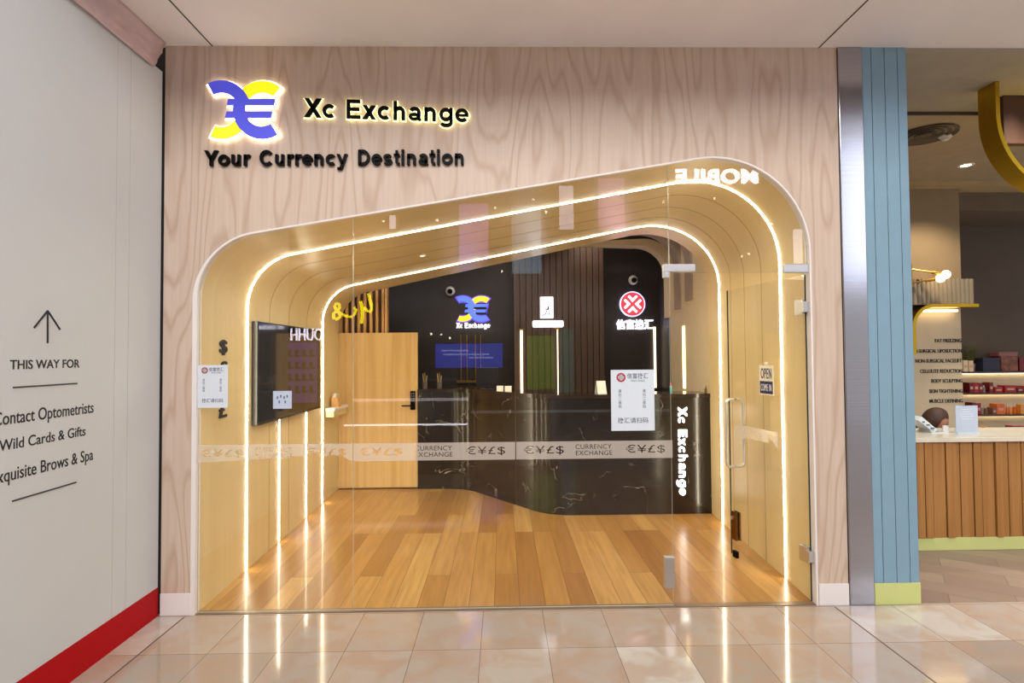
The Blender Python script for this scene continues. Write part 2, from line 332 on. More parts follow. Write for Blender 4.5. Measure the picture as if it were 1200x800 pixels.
lime = M_plain('lime_paint', 'c9cd82', .5, var=.03)
cream = M_plain('cream_paint', 'd9c6a4', .6, var=.03)
tan = M_plain('tan_paint', '8f7c60', .65, var=.04)
taupe = M_plain('taupe_paint', '5a4c3e', .7, var=.05)
marble_m, nt, p, N, L = nodes('black_marble')
tc = N.new('ShaderNodeTexCoord'); n1 = N.new('ShaderNodeTexNoise'); n1.inputs['Scale'].default_value = 1.6; n1.inputs['Detail'].default_value = 5; n1.inputs['Distortion'].default_value = 1.4
L.new(tc.outputs['Object'], n1.inputs['Vector']); s1 = N.new('ShaderNodeMath'); s1.operation = 'SUBTRACT'; s1.inputs[1].default_value = .5; L.new(n1.outputs[0], s1.inputs[0])
ab = N.new('ShaderNodeMath'); ab.operation = 'ABSOLUTE'; L.new(s1.outputs[0], ab.inputs[0])
n2 = N.new('ShaderNodeTexNoise'); n2.inputs['Scale'].default_value = 3.3; L.new(tc.outputs['Object'], n2.inputs['Vector'])
r1 = N.new('ShaderNodeValToRGB'); r1.color_ramp.elements[0].color = (1, 1, 1, 1); r1.color_ramp.elements[1].position = .006; r1.color_ramp.elements[1].color = (0, 0, 0, 1); L.new(ab.outputs[0], r1.inputs[0])
r3 = N.new('ShaderNodeValToRGB'); r3.color_ramp.elements[0].position = .5; r3.color_ramp.elements[0].color = (0, 0, 0, 1); r3.color_ramp.elements[1].position = .7; r3.color_ramp.elements[1].color = (.7, .7, .7, 1); L.new(n2.outputs[0], r3.inputs[0])
mv = N.new('ShaderNodeMath'); mv.operation = 'MULTIPLY'; L.new(r1.outputs[0], mv.inputs[0]); L.new(r3.outputs[0], mv.inputs[1])
mc = N.new('ShaderNodeMixRGB'); mc.inputs[1].default_value = lin('1c1614'); mc.inputs[2].default_value = lin('cfc4bc'); L.new(mv.outputs[0], mc.inputs[0]); L.new(mc.outputs[0], p.inputs['Base Color'])
p.inputs['Roughness'].default_value = .16; p.inputs['Coat Weight'].default_value = .25; p.inputs['Coat Roughness'].default_value = .1
glass = M_glass('clear_glass', (.985, .99, .985, 1)); gedge = M_plain('glass_edge', 'cfd8d2', .3, var=.02, alpha=.6)
gdark = M_plain('glass_edge_green', '1d2f2c', .2)
frost = M_frost('frosted_vinyl', 'e4ddd6', .5)
led = M_emit('led_strip_light', 'fff1d4', 34)
ledw = M_emit('shelf_light', 'fff0d0', 5)
paper = M_plain('paper', 'd5dce2', .5, var=.01)
signred = M_plain('poster_red', 'a8122a', .5)
ink = M_plain('grey_ink', '50545c', .6)
e_yel = M_emit('sign_yellow', 'f6e416', .85); e_blu = M_emit('sign_blue', '4648c0', .75); e_halo = M_emit('sign_halo', 'fff4dc', 4.5); e_halo2 = M_emit('letter_halo', 'f6f2b0', 2.2)
e_yel2 = M_emit('small_sign_yellow', 'ffd21c', 1.3); e_blu2 = M_emit('small_sign_blue', '5878f0', 1.0); e_white = M_emit('sign_white', 'f4f2ff', 3.0); e_red = M_emit('sign_red', 'ff3a44', .95)
e_rim = M_emit('sign_rim', 'cfc8ff', 2.2)

# ------------------------------------------------------------------ setting: mall
struct(MB().box(-6, 8, -12, 0, -.1, 0).build('floor', tile, origin=(0, 0, 0)))
struct(MB().box(2.64, 8, 0, 4.2, -.1, -.002).build('neighbour_floor', nbfloor, origin=(0, 0, 0)))
struct(MB().box(-2.6, 2.64, 0, 5.0, -.1, -.001).build('shop_floor', planks, origin=(0, 0, 0)))
struct(MB().box(-1.93, 1.99, -.004, .05, -.02, .004).build('trim_threshold', M_plain('threshold_metal', '8a7460', .4, metal=.6)))
for x in (-1.978, 2.092): struct(MB().box(x-.004, x+.004, -12, -.03, -.02, .0012).build('trim_expansion_joint', M_plain('joint_dark', '5a4a40', .6)))
struct(MB().box(-2.9, 8, -.52, .12, 3.6, 3.78).build('ceiling', soff))
for x in (-1.843, 2.085): struct(MB().box(x-.004, x+.004, -.52, 0, 3.597, 3.602).build('trim_ceiling_joint', M_plain('ceiling_joint_dark', '4a4038', .8)))  # dark joint lines in the ceiling
struct(MB().box(-2.9, 8, -1.3, -.5, 3.70, 3.78).build('ceiling_recess', M_plain('recess_paint', '8d8078', .7)))
struct(MB().box(-9, 9, -13, -12.8, 0, 9).build('wall_opposite', M_plain('mall_far_wall', '57493f', .7, var=.2, vs=1)))

# shopfront wall with the arched opening
XL, XR, XWL, XWR = -1.93, 1.995, -2.14, 2.2
ZT = lambda x: 2.655+.166*x
OUT = rounded([(XL, 0), (XL, ZT(XL)), (XR, ZT(XR)), (XR, 0)], [0, .42, .62, 0], 20)   # left foot -> over -> right foot
mb = MB().prism([Vector((XWL, 3.6)), Vector((XWL, 0))]+OUT+[Vector((XWR, 0)), Vector((XWR, 3.6))], XZ, 0, .012)
mb.build('wall_front', ply, origin=(0, 0, 0)); struct(bpy.data.objects['wall_front'])
struct(MB().box(XWL, XL-.022, -.008, 0, 0, .135).build('baseboard_left', white, bevel=.002))
struct(MB().box(XR+.012, XWR, -.008, 0, 0, .135).build('baseboard_right', white, bevel=.002))
struct(MB().box(-3.2, XWL-.002, .02, .12, 0, 3.6).build('wall_left_gap', M_plain('gap_shade', '2a2623', .8)))  # dark colour stands in for the shade in the gap by the hoarding
def offset_outline(pts, d):
    out = []
    for i, p in enumerate(pts):
        a = pts[max(i-1, 0)]; b = pts[min(i+1, len(pts)-1)]; t = (b-a).normalized(); out.append(p+Vector((t.y, -t.x))*d)   # d>0: into the opening
    return out
def trim_off():
    out = []
    for i, p in enumerate(OUT):
        a = OUT[max(i-1, 0)]; b = OUT[min(i+1, len(OUT)-1)]; t = (b-a).normalized()
        d = .024 if i <= 1 else max(.007, .024-.017*(i-1)/12) if i < 14 else .007
        out.append(p+Vector((t.y, -t.x))*-d)
    return out
o = MB().prism(trim_off()+offset_outline(OUT, 0.004)[::-1], XZ, -.006, .05).build('trim_opening', white, origin=(0, 0, 0)); struct(o)
# back of the shopfront wall above the portal, closes the void
# ------------------------------------------------------------------ portal lining
def LP(p, Y, d=0.0):
    x = p.x*(1+(.027 if p.x > 0 else .011)*Y); return Vector((x, Y, p.y))
def Yat(p, yl, yr): s = (p.x-XL)/(XR-XL); return yl+(yr-yl)*s
INN = offset_outline(OUT, .004); OTR = offset_outline(OUT, -.06)
YE = (3.34, 2.06)
mb = MB(); n = len(OUT); K = 8
grid = []
for src in (INN, OTR):
    for k in range(K+1):
        grid.append([LP(p, .012+(Yat(p, *YE)-.012)*k/K) for p in src])
vs = [q for g in grid for q in g]; fs = []
for k in range(K):
    for i in range(n-1):
        fs.append((k*n+i, k*n+i+1, (k+1)*n+i+1, (k+1)*n+i)); b = (K+1)*n
        fs.append((b+k*n+i, b+(k+1)*n+i, b+(k+1)*n+i+1, b+k*n+i+1))
b = (K+1)*n
for i in range(n-1): fs.append((K*n+i, K*n+i+1, b+K*n+i+1, b+K*n+i)); fs.append((i, b+i, b+i+1, i+1))
portal = struct(mb.add(vs, fs).build('portal_lining', oak, origin=(0, 0, 0), smooth=True))
def ring(yl, yr, wid, d0, d1, part=None):
    a = offset_outline(OUT, d0); c = offset_outline(OUT, d1); mb = MB(); n = len(a); vs = []
    for i in range(n):
        Y = Yat(OUT[i], yl, yr); vs += [LP(a[i], Y-wid/2), LP(c[i], Y-wid/2), LP(c[i], Y+wid/2), LP(a[i], Y+wid/2)]
    fs = []
    for i in range(n-1):
        for j in range(4): fs.append((i*4+j, i*4+(j+1)%4, i*4+4+(j+1)%4, i*4+4+j))
    fs += [(0, 1, 2, 3), (n*4-4, n*4-1, n*4-2, n*4-3)]
    return mb.add(vs, fs)
WL[portal] = Vector((0, 0, 0))
seamm = M_plain('panel_seam_dark', 'b0935f', .7)
for yl, yr in ((1.15, .75), (1.6, 1.1), (2.1, 1.42)): ring(yl, yr, .006, .001, .0055).build('panel_seam', seamm, portal)
for lab, yl, yr in (('long glowing white light line arching over the portal, the one nearer the glass front', .72, .417), ('long glowing white light line arching over the portal, the one nearer the counter', 2.62, 1.72)):
    t = thing('led_strip', lab, 'light strip', (0, (yl+yr)/2, 0), 'light lines in the portal')
    ring(yl, yr, .016, .004, .0095).build('diffuser', led, t, smooth=True)
    ring(yl, yr, .026, .003, .006).build('channel', M_plain('led_channel', 'e8d8b8', .4), t, smooth=True)
for lab, Y, zt in (('short vertical light line on the left wall below the middle of the television', 1.362, 1.07), ('short vertical light line on the left wall below the far end of the television', 2.076, 1.05)):
    x = LP(INN[0], Y).x
    t = thing('led_strip', lab, 'light strip', (x, Y, .01), 'light lines in the portal')
    MB().box(x-.001, x+.006, Y-.008, Y+.008, .01, zt).build('diffuser', led, t); MB().box(x-.001, x+.003, Y-.014, Y+.014, .01, zt).build('channel', MATS['led_channel'], t)
# downlights in the portal ceiling
def downlight(px, py, label, r=.035, zt=None):
    for k in range(200):
        Y = .2+k*.015; q = oy(px, py, Y); pr = Vector((q.x/(1+(.027 if q.x > 0 else .011)*Y), 0))
        if q.z >= ZT(pr.x)-.004: break
    nrm = Vector((.166, 0, -1)).normalized()
    t = thing('downlight', label, 'ceiling light', q, 'downlights in the portal ceiling')
    MB().lathe([(r*.72, -.002), (r, .0), (r, .006), (r*.72, .010)], q+nrm*-.002, nrm).build('trim_ring', white, t, smooth=True)
    MB().lathe([(0, .004), (r*.7, .004), (r*.7, 0)], q-nrm*.001, nrm).build('lens', M_emit('downlight_lens', 'fff2d8', 6), t)
downlight(495, 299, 'small round downlight in the sloping wood ceiling, left of centre')
downlight(817, 252, 'small round downlight in the curved wood ceiling, at the right')

# ------------------------------------------------------------------ back of house
xb0, xb1 = -2.08, 2.12
struct(MB().box(xb0-.05, xb0, 3.3, 4.6, 0, 3.5).build('wall_left', dark))
struct(MB().box(-2.6, 2.3, 4.5, 4.6, 0, 3.5).build('wall_back', dark))
struct(MB().box(-2.6, 2.3, 2.3, 4.6, 3.42, 3.5).build('ceiling_back_room', dark))
struct(MB().box(xb1, 2.3, 2.05, 3.4, 0, 3.42).build('wall_right_cream', cream))
# everything behind the shopfront and outside the portal is closed off
struct(MB().box(-2.66, -2.6, .1, 4.6, 0, 3.6).build('wall_left_outer', dark)); struct(MB().box(2.3, 2.36, .2, 4.6, 0, 3.6).build('wall_right_outer', dark))
# brown boarded wall in the middle of the back
a = oy(603, 462, 4.2); b2 = oy(706, 290, 4.2)
mb = MB(); x = a.x
while x < b2.x-.02: mb.box(x, min(x+.075, b2.x), 4.16, 4.2, .3, 3.42); x += .085
mb.box(a.x, b2.x, 4.2, 4.45, .3, 3.42); struct(mb.build('wall_back_boarding', dbrown))
# arched bulkheads at the right end of the back room
for k, (Y, zt, r) in enumerate(((3.36, 3.02, .38), (2.95, 3.1, .42), (2.55, 3.16, .46))):
    inner = rounded([(.98-.1*k, zt-.12), (2.10, zt), (2.10, zt-.95)], [0, r, 0], 14); inner[0].y = zt-.02
    outer = [Vector((p.x, p.y)) for p in rounded([(.98-.1*k, zt), (2.12+.05, zt+.06), (2.17, zt-.95)], [0, r, 0], 14)]
    ce = MB(); n = len(inner); poly = inner+outer[::-1]
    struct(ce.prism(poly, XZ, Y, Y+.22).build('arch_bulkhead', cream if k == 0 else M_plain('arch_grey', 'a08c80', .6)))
struct(MB().box(.15, 1.0, 3.5, 4.1, 3.18, 3.26).build('ceiling_drop_panel', cream))
# slatted panel above the staff door
mb = MB(); xa, xz = -2.03, -1.42
mb.box(xa, xz, 3.42, 3.44, 1.9, 2.6, 1)
x = xa+.01
while x < xz-.02: mb.box(x, x+.032, 3.38, 3.42, 1.9, 2.6); x += .075
mb.box(xz-.03, xz, 3.36, 3.46, 1.9, 2.6)
tag(mb.build('slat_panel', [slat, slatgap]), 'upright oak slats with dark gaps above the wooden staff door', 'wall panel')
# staff door
t = thing('staff_door', 'pale wooden staff door with black keypad lock at the back left', 'door', (-1.5, 3.3, 0))
MB().box(-1.995, -1.035, 3.27, 3.315, .012, 1.895).build('door_leaf', oakdoor, t, bevel=.003)
mb = MB(); q = oy(484, 469, 3.27)
lk = MB().box(q.x-.03, q.x+.03, 3.245, 3.272, q.z-.115, q.z+.115).build('keypad_lock', black, t, bevel=.008)
mb = MB()
for i in range(4):
    for j in range(2): mb.cyl((q.x-.012+.024*j, 3.247, q.z+.085-.03*i), (q.x-.012+.024*j, 3.243, q.z+.085-.03*i), .007, 10)
mb.build('key', M_plain('key_grey', '8a8a92', .4), lk)
mb = MB().tube([(q.x, 3.25, q.z-.06), (q.x, 3.215, q.z-.06), (q.x-.02, 3.205, q.z-.06), (q.x-.125, 3.205, q.z-.06)], .009, 10); mb.build('lever_handle', black, t, smooth=True)
for z in (.28, 1.0, 1.72): MB().cyl((-1.999, 3.262, z-.05), (-1.999, 3.262, z+.05), .009, 10).build('hinge', chrome, t)
# writing ledge on the left wall
t = thing('wall_ledge', 'narrow white topped ledge on the left wall beside the staff door', 'shelf', (-1.93, 2.7, .98))
MB().box(-1.97, -1.86, 2.68, 3.22, 1.0, 1.03).build('top', white, t, bevel=.003); MB().box(-1.97, -1.88, 2.70, 3.2, .93, 1.0).build('apron', oak, t)
t = thing('leaflet_box', 'small pale wooden box standing on the white ledge', 'box', (-1.915, 2.92, 1.03))
mb = MB(); X0, X1, Y0, Y1 = -1.955, -1.875, 2.86, 2.98
mb.box(X0, X1, Y0, Y1, 1.03, 1.04); mb.box(X0, X0+.008, Y0, Y1, 1.04, 1.16); mb.box(X1-.008, X1, Y0, Y1, 1.04, 1.10); mb.box(X0+.008, X1-.008, Y0, Y0+.008, 1.04, 1.14); mb.box(X0+.008, X1-.008, Y1-.008, Y1, 1.04, 1.14); mb.build('box_body', slat, t)
MB().box(X0+.012, X0+.045, Y0+.012, Y1-.012, 1.04, 1.18).build('leaflet', white, t)

# ------------------------------------------------------------------ reception counter
front = rounded([(-1.03, 3.24), (-.44, 3.21), (.46, 2.05), (2.11, 2.05)], [0, .45, .5, 0], 14)
back = [Vector((2.11, 2.45)), Vector((.65, 2.45)), Vector((-.2, 3.55)), Vector((-1.03, 3.6))]
t = thing('reception_counter', 'curved black marble service counter with white veins at the back', 'counter', (.5, 2.6, 0))
MB().prism(front+back, XY, 0, 1.165).build('counter_body', marble_m, t, smooth=True)
f2 = rounded([(-1.03, 3.225), (-.447, 3.195), (.453, 2.035), (2.11, 2.035)], [0, .45, .5, 0], 14)
MB().prism(f2+back, XY, 1.165, 1.205).build('countertop', M_plain('dark_worktop', '2b211c', .12, var=.1), t, smooth=True)
f3 = [p+Vector((0, -.002)) for p in front]
# glowing sideways name on the counter
a = oy(793.5, 477, 2.03); b2 = oy(808, 580, 2.03)
t = thing('counter_sign', 'glowing white vertical Xc Exchange lettering on the black counter', 'sign', ((a.x+b2.x)/2, 2.04, b2.z))
cs = lambda u, v, w: Vector((a.x+.012+(b2.x-a.x)*.78*v, 2.046-w, a.z+(b2.z-a.z)*u))
stroke_word('Xc Exchange', cs, .02, M_emit('counter_letters', 'fffaf6', 4), t, 1, bold=.85)

# ------------------------------------------------------------------ glass front
def zat(x):                                    # opening height at x
    best = None
    for i in range(len(INN)-1):
        p, q = INN[i], INN[i+1]
        if p.x <= x <= q.x and q.x-p.x > 1e-6:
            z = p.y+(q.y-p.y)*(x-p.x)/(q.x-p.x); best = z if best is None else max(best, z)
    return best
def pane_poly(x0, x1, zb):
    top = [Vector((p.x, p.y)) for p in INN if x0 < p.x < x1 and p.y > zb]
    pts = [Vector((x0, zb))]
    pts.append(Vector((x0, zat(x0)))) if zat(x0) and x0 > XL+.01 else None
    pts += top
    if x1 < XR-.01: pts.append(Vector((x1, zat(x1))))
    pts.append(Vector((x1, zb)))
    return pts
def curve_band(x0, x1, z0, z1, items, fn, name, parent):
    """flat vinyl rectangle with lettering cut out of it"""
    cu = bpy.data.curves.new('band', 'CURVE'); cu.dimensions = '2D'; cu.fill_mode = 'BOTH'
    sp = cu.splines.new('POLY'); sp.points.add(3)
    for i, (u, v) in enumerate(((x0, z0), (x1, z0), (x1, z1), (x0, z1))): sp.points[i].co = (u, v, 0, 1)
    sp.use_cyclic_u = True
    for body, u0, u1, v0, v1, al in items:
        me = text_mesh(body, 0, 0, al, 1.05, .95); bx = bbox(me); bpy.data.meshes.remove(me)
        c = bpy.data.curves.new('t', 'FONT'); c.body = body; c.size = 1; c.align_x = al; c.space_character = 1.05; c.space_line = .95
        o = bpy.data.objects.new('t', c); COL.objects.link(o); dg = bpy.context.evaluated_depsgraph_get(); dg.update()
        tcv = o.evaluated_get(dg).to_curve(dg)
        T = lambda q: (u0+(u1-u0)*(q[0]-bx[0])/(bx[1]-bx[0]), v0+(v1-v0)*(q[1]-bx[2])/(bx[3]-bx[2]), 0)
        for s in tcv.splines:
            if s.type != 'BEZIER': continue
            ns = cu.splines.new('BEZIER'); ns.bezier_points.add(len(s.bezier_points)-1); ns.use_cyclic_u = True; ns.resolution_u = 5
            for a_, b_ in zip(ns.bezier_points, s.bezier_points):
                a_.handle_left_type = a_.handle_right_type = 'FREE'; a_.co = T(b_.co); a_.handle_left = T(b_.handle_left); a_.handle_right = T(b_.handle_right)
        bpy.data.objects.remove(o)
    o = bpy.data.objects.new('band', cu); COL.objects.link(o); dg = bpy.context.evaluated_depsgraph_get(); dg.update()
    me = bpy.data.meshes.new_from_object(o.evaluated_get(dg)); bpy.data.objects.remove(o)
    mb = MB().mesh(me, lambda c: fn(c.x, c.y)); return mb.build(name, frost, parent)
GY0, GY1 = .016, .028
S1, S2, S3 = -.95, .083, 1.086
xf = lambda px: oy(px, 529).x
ZB0, ZB1 = .94, 1.052
def money(px0, px1): return ('€¥£$', xf(px0), xf(px1), ZB0+.028, ZB1-.026, 'LEFT')
def cur(px0, px1): return ('CURRENCY\nEXCHANGE', xf(px0), xf(px1), ZB0+.022, ZB1-.02, 'LEFT')
bands = [[money(234, 283), cur(298, 342), money(356.5, 405)], [money(420, 471), cur(486, 530), money(546, 592)], [money(614, 661), cur(675, 718), money(734, 780)]]
for k, (x0, x1, lab) in enumerate(((XL+.006, S1-.002, 0), (S1+.002, S2-.002, 0), (S2+.002, S3-.002, 0))):
    w = struct(MB().prism(pane_poly(x0, x1, .006), XZ, GY0, GY1, 0, 1).build('window_%d' % (k+1), [glass, gedge], origin=((x0+x1)/2, GY0, 0)))
    curve_band(x0+.001, x1-.001 if k < 2 else xf(789), ZB0, ZB1, bands[k], lambda u, v: Vector((u, GY0-.0012, v)), 'frosted_band', w)
w4 = struct(MB().prism(pane_poly(S3+.002, XR-.006, 2.13), XZ, GY0, GY1, 0, 1).build('window_4', [glass, gedge], origin=(1.5, GY0, 2.13)))
# patch fittings on the glass
def fitting(name, label, boxes, grp='metal patch fittings on the glass front'):
    t = thing(name, label, 'glass fitting', ((boxes[0][0]+boxes[0][1])/2, GY0, boxes[0][2]), grp)
    for i, (x0, x1, z0, z1) in enumerate(boxes):
        MB().box(x0, x1, GY0-.012, GY0, z0, z1).build('clamp_plate', chrome, t, bevel=.003); MB().box(x0, x1, GY1, GY1+.012, z0, z1).build('clamp_plate', chrome, t, bevel=.003)
    return t
a = oy(778, 325); b2 = oy(815, 309); c2 = oy(785, 318)
fitting('patch_fitting', 'shiny L shaped clamp where the door transom glass meets the pane', [(a.x, b2.x, c2.z, b2.z), (a.x, c2.x, a.z, c2.z)])
a = oy(920, 319); b2 = oy(951, 309); fitting('patch_fitting', 'shiny rectangular clamp at the right end of the transom glass', [(a.x, b2.x, a.z, b2.z)])
a = oy(780, 690); b2 = oy(791, 653); fitting('patch_fitting', 'grey metal strike plate low on the free edge of the third pane', [(a.x, b2.x, a.z, b2.z)])
# open glass door
HX, HY, DW, ANG = 1.978, .03, .885, R(80)
eu = Vector((math.cos(ANG), -math.sin(ANG), 0)); nn = Vector((-math.sin(ANG), -math.cos(ANG), 0)); F0 = Vector((HX, HY, 0))-eu*DW
D = lambda u, n_, z: F0+eu*u+nn*n_+Vector((0, 0, z))
def dbox(mb, u0, u1, n0, n1, z0, z1, mi=0):
    vs = [D(u, n_, z) for z in (z0, z1) for u, n_ in ((u0, n0), (u1, n0), (u1, n1), (u0, n1))]
    return mb.add(vs, [(0, 3, 2, 1), (4, 5, 6, 7), (0, 1, 5, 4), (1, 2, 6, 5), (2, 3, 7, 6), (3, 0, 4, 7)], mi)
dr = struct(thing('door_1', 'open frameless glass door swung inwards against the right wall', 'door', F0+eu*DW))
mb = MB(); dbox(mb, 0, DW, -.006, .006, .012, 2.115); mb.mi = [0, 0, 0, 1, 0, 1]; mb.build('door_glass', [glass, gdark], dr)
hz = (.715, 1.245)
for s in (1, -1):
    z0, z1 = hz; pth = []
    for ang in range(0, 91, 15): pth.append(D(.075, s*(.075-.035*(1-math.sin(R(ang)))), z1-.035*(1-math.cos(R(90-ang)))))
    loop = [D(.075, s*.006, z1), D(.075, s*.035, z1)]+[D(.075, s*(.04+.035*math.sin(R(a_))), z1-.035+.035*math.cos(R(a_))) for a_ in (15, 35, 55, 75, 90)]
    loop += [D(.075, s*(.04+.035*math.cos(R(a_))), z0+.035-.035*math.sin(R(a_))) for a_ in (0, 15, 35, 55, 75)]+[D(.075, s*.035, z0), D(.075, s*.006, z0)]
    MB().tube(loop, .011, 12).build('pull_handle', chrome, dr, smooth=True)
for z in (1.905, .30):
    mb = MB()
    for n0, n1 in ((.006, .018), (-.018, -.006)): dbox(mb, DW-.085, DW-.004, n0, n1, z-.05, z+.05)
    dbox(mb, DW-.012, DW+.022, -.03, .03, z-.035, z+.035); mb.build('hinge', chrome, dr, bevel=.003)
mb = MB()
for n0, n1 in ((.006, .022), (-.022, -.006)): dbox(mb, .03, .1, n0, n1, .14, .36)
lk = mb.build('patch_lock', M_plain('bronze_metal', '7a5a34', .25, metal=1), dr, bevel=.003)
WL[lk] = WL[dr]; MB().cyl(D(.05, .022, .31), D(.05, .034, .31), .014, 14).build('cylinder', chrome, lk)
mb = MB(); dbox(mb, .03, .08, -.012, .012, .0, .05); mb.build('floor_bolt', black, dr)
curve_band(.09, .60, ZB0, ZB1, [('CURRENCY\nEXCHANGE', .20, .42, ZB0+.022, ZB1-.02, 'LEFT'), ('€', .47, .54, ZB0+.024, ZB1-.024, 'LEFT')], lambda u, v: D(u, .0075, v), 'frosted_band', dr)
# open sign on the door leaf
uO = lambda Y: (F0.y-Y)/math.sin(ANG)
u0, u1, z0, z1 = uO(.50), uO(.345), 1.305, 1.52
t = thing('open_sign', 'small cream and navy OPEN COME IN sign hung on the glass door', 'sign', D((u0+u1)/2, .008, z0))
mb = MB(); dbox(mb, u0, u1, .007, .011, z0, z1); mb.build('board', M_plain('sign_cream', 'ece2c8', .5), t)
mb = MB(); dbox(mb, u0+.008, u1-.008, .011, .0125, z0+.01, z0+.10); mb.build('navy_panel', M_plain('navy', '1c2650', .5), t)
dt = lambda ua, ub, za, zb, d0: (lambda u, v, w: D(ua+(ub-ua)*u, d0+w, za+(zb-za)*v))
mb = MB(); put_text(mb, 'OPEN', dt(u0+.02, u1-.02, z0+.118, z1-.022, .011), .002, off=.004, space=1.15); mb.build('lettering', MATS['navy'], t)
mb = MB(); put_text(mb, 'COME IN', dt(u0+.02, u1-.02, z0+.03, z0+.08, .0125), .0015, space=1.15); mb.build('lettering', white, t)
MB().lathe([(0, .012), (.012, .01), (.014, 0)], D((u0+u1)/2, .007, z1+.012), nn).build('suction_cup', MATS['sign_cream'], t)

# ------------------------------------------------------------------ signs on the shopfront
def arc(c, r0, r1, a0, a1, n=20):
    A = [(c[0]+r1*math.cos(R(a0+(a1-a0)*i/n)), c[1]+r1*math.sin(R(a0+(a1-a0)*i/n))) for i in range(n+1)]
    B = [(c[0]+r0*math.cos(R(a0+(a1-a0)*i/n)), c[1]+r0*math.sin(R(a0+(a1-a0)*i/n))) for i in range(n+1)]
    return [Vector(p) for p in A+B[::-1]]
def logo(t, x0, x1, z0, z1, Y, dep, mb_, my, halo=None, hd=0, grow=.035):
    """two crossing C strokes and a double bar, drawn in a box 1.25 wide and 1 high"""
    fn = lambda g: (lambda u, v, a_: Vector((x0+(x1-x0)*u/1.25, a_, z0+(z1-z0)*v)))
    cl, cr = (.235, .5), (.935, .5)
    pieces = [(arc(cl, .29, .5, 118, 22), 0), (arc(cr, .29, .5, 160, 302), 0),
              (arc(cr, .295, .495, 52, 142), 1), (arc(cl, .295, .495, -2, -112), 1)]
    bars = [[(.33, .57), (1.14, .57), (1.165, .68), (.36, .68)], [(.30, .355), (1.09, .355), (1.115, .465), (.33, .465)]]
    for poly, m_ in pieces:
        dd = 0 if m_ else .004
        MB().prism(poly, fn(0), Y-dd, Y-dd-dep).build('blue_stroke' if m_ == 0 else 'yellow_stroke', mb_ if m_ == 0 else my, t)
    for bpts in bars: MB().prism([Vector(p) for p in bpts], fn(0), Y-.006, Y-.006-dep).build('bar', mb_, t)
    if halo:
        mb = MB(); g = grow
        for c, a0, a1 in ((cl, 123, 22), (cr, 160, 307), (cr, 47, 142), (cl, -2, -117)): mb.prism(arc(c, .29-g, .5+g, a0, a1), fn(0), Y+hd, Y+hd+.004+random.random()*.002)
        for bpts in bars: mb.prism([Vector((p[0]+(g if p[0] > .7 else -g), p[1]+(g if p[1] in (.68, .465) else -g))) for p in bpts], fn(0), Y+hd, Y+hd+.003)
        mb.build('halo_backing', halo, t)
a = oy(246, 165); b2 = oy(331, 97)
t = thing('logo_sign', 'large halo lit blue and yellow XE currency logo on the plywood wall', 'sign', ((a.x+b2.x)/2, -.02, a.z))
logo(t, a.x, b2.x, a.z, b2.z, -.022, .008, e_blu, e_yel, e_halo, .006, .02)
for u, v in ((.2, .93), (.98, .93), (.2, .07), (.98, .07)): MB().cyl((a.x+(b2.x-a.x)*u/1.25, 0, a.z+(b2.z-a.z)*v), (a.x+(b2.x-a.x)*u/1.25, -.018, a.z+(b2.z-a.z)*v), .006, 8).build('stand_off', chrome, t)

def skew(p00, p10, h, Y):                      # bottom-left, bottom-right, height
    return lambda u, v, w: Vector((p00.x+(p10.x-p00.x)*u, Y-w, p00.z+(p10.z-p00.z)*u+h*v))
t = thing('shop_name_sign', 'halo lit black Xc Exchange lettering on the plywood wall', 'sign', (-1.0, -.02, 3.05))
a = oy(358, 139); b2 = oy(549, 145); h = oy(358, 117).z-a.z
stroke_word('Xc Exchange', skew(a, b2, h, -.016), .012, black, t, 1)
stroke_word('Xc Exchange', skew(a, b2, h, -.009), .005, e_halo2, t, 1, g=.045, name='halo_backing')
for k in range(10): q = a.lerp(b2, (.05, .14, .26, .31, .41, .51, .60, .70, .80, .93)[k]); MB().cyl((q.x, 0, q.z+h*.36), (q.x, -.02, q.z+h*.36), .004, 6).build('stand_off', chrome, t)
t = thing('tagline_sign', 'glossy black Your Currency Destination lettering under the logo', 'sign', (-1.1, -.01, 2.83))
a = oy(241, 195.5); b2 = oy(545, 194); h = oy(358, 177).z-oy(358, 195).z
stroke_word('Your Currency Destination', skew(a, b2, h, -.001), .022, M_plain('black_gloss', '060505', .4, spec=.08), t, 1, gap=.62)

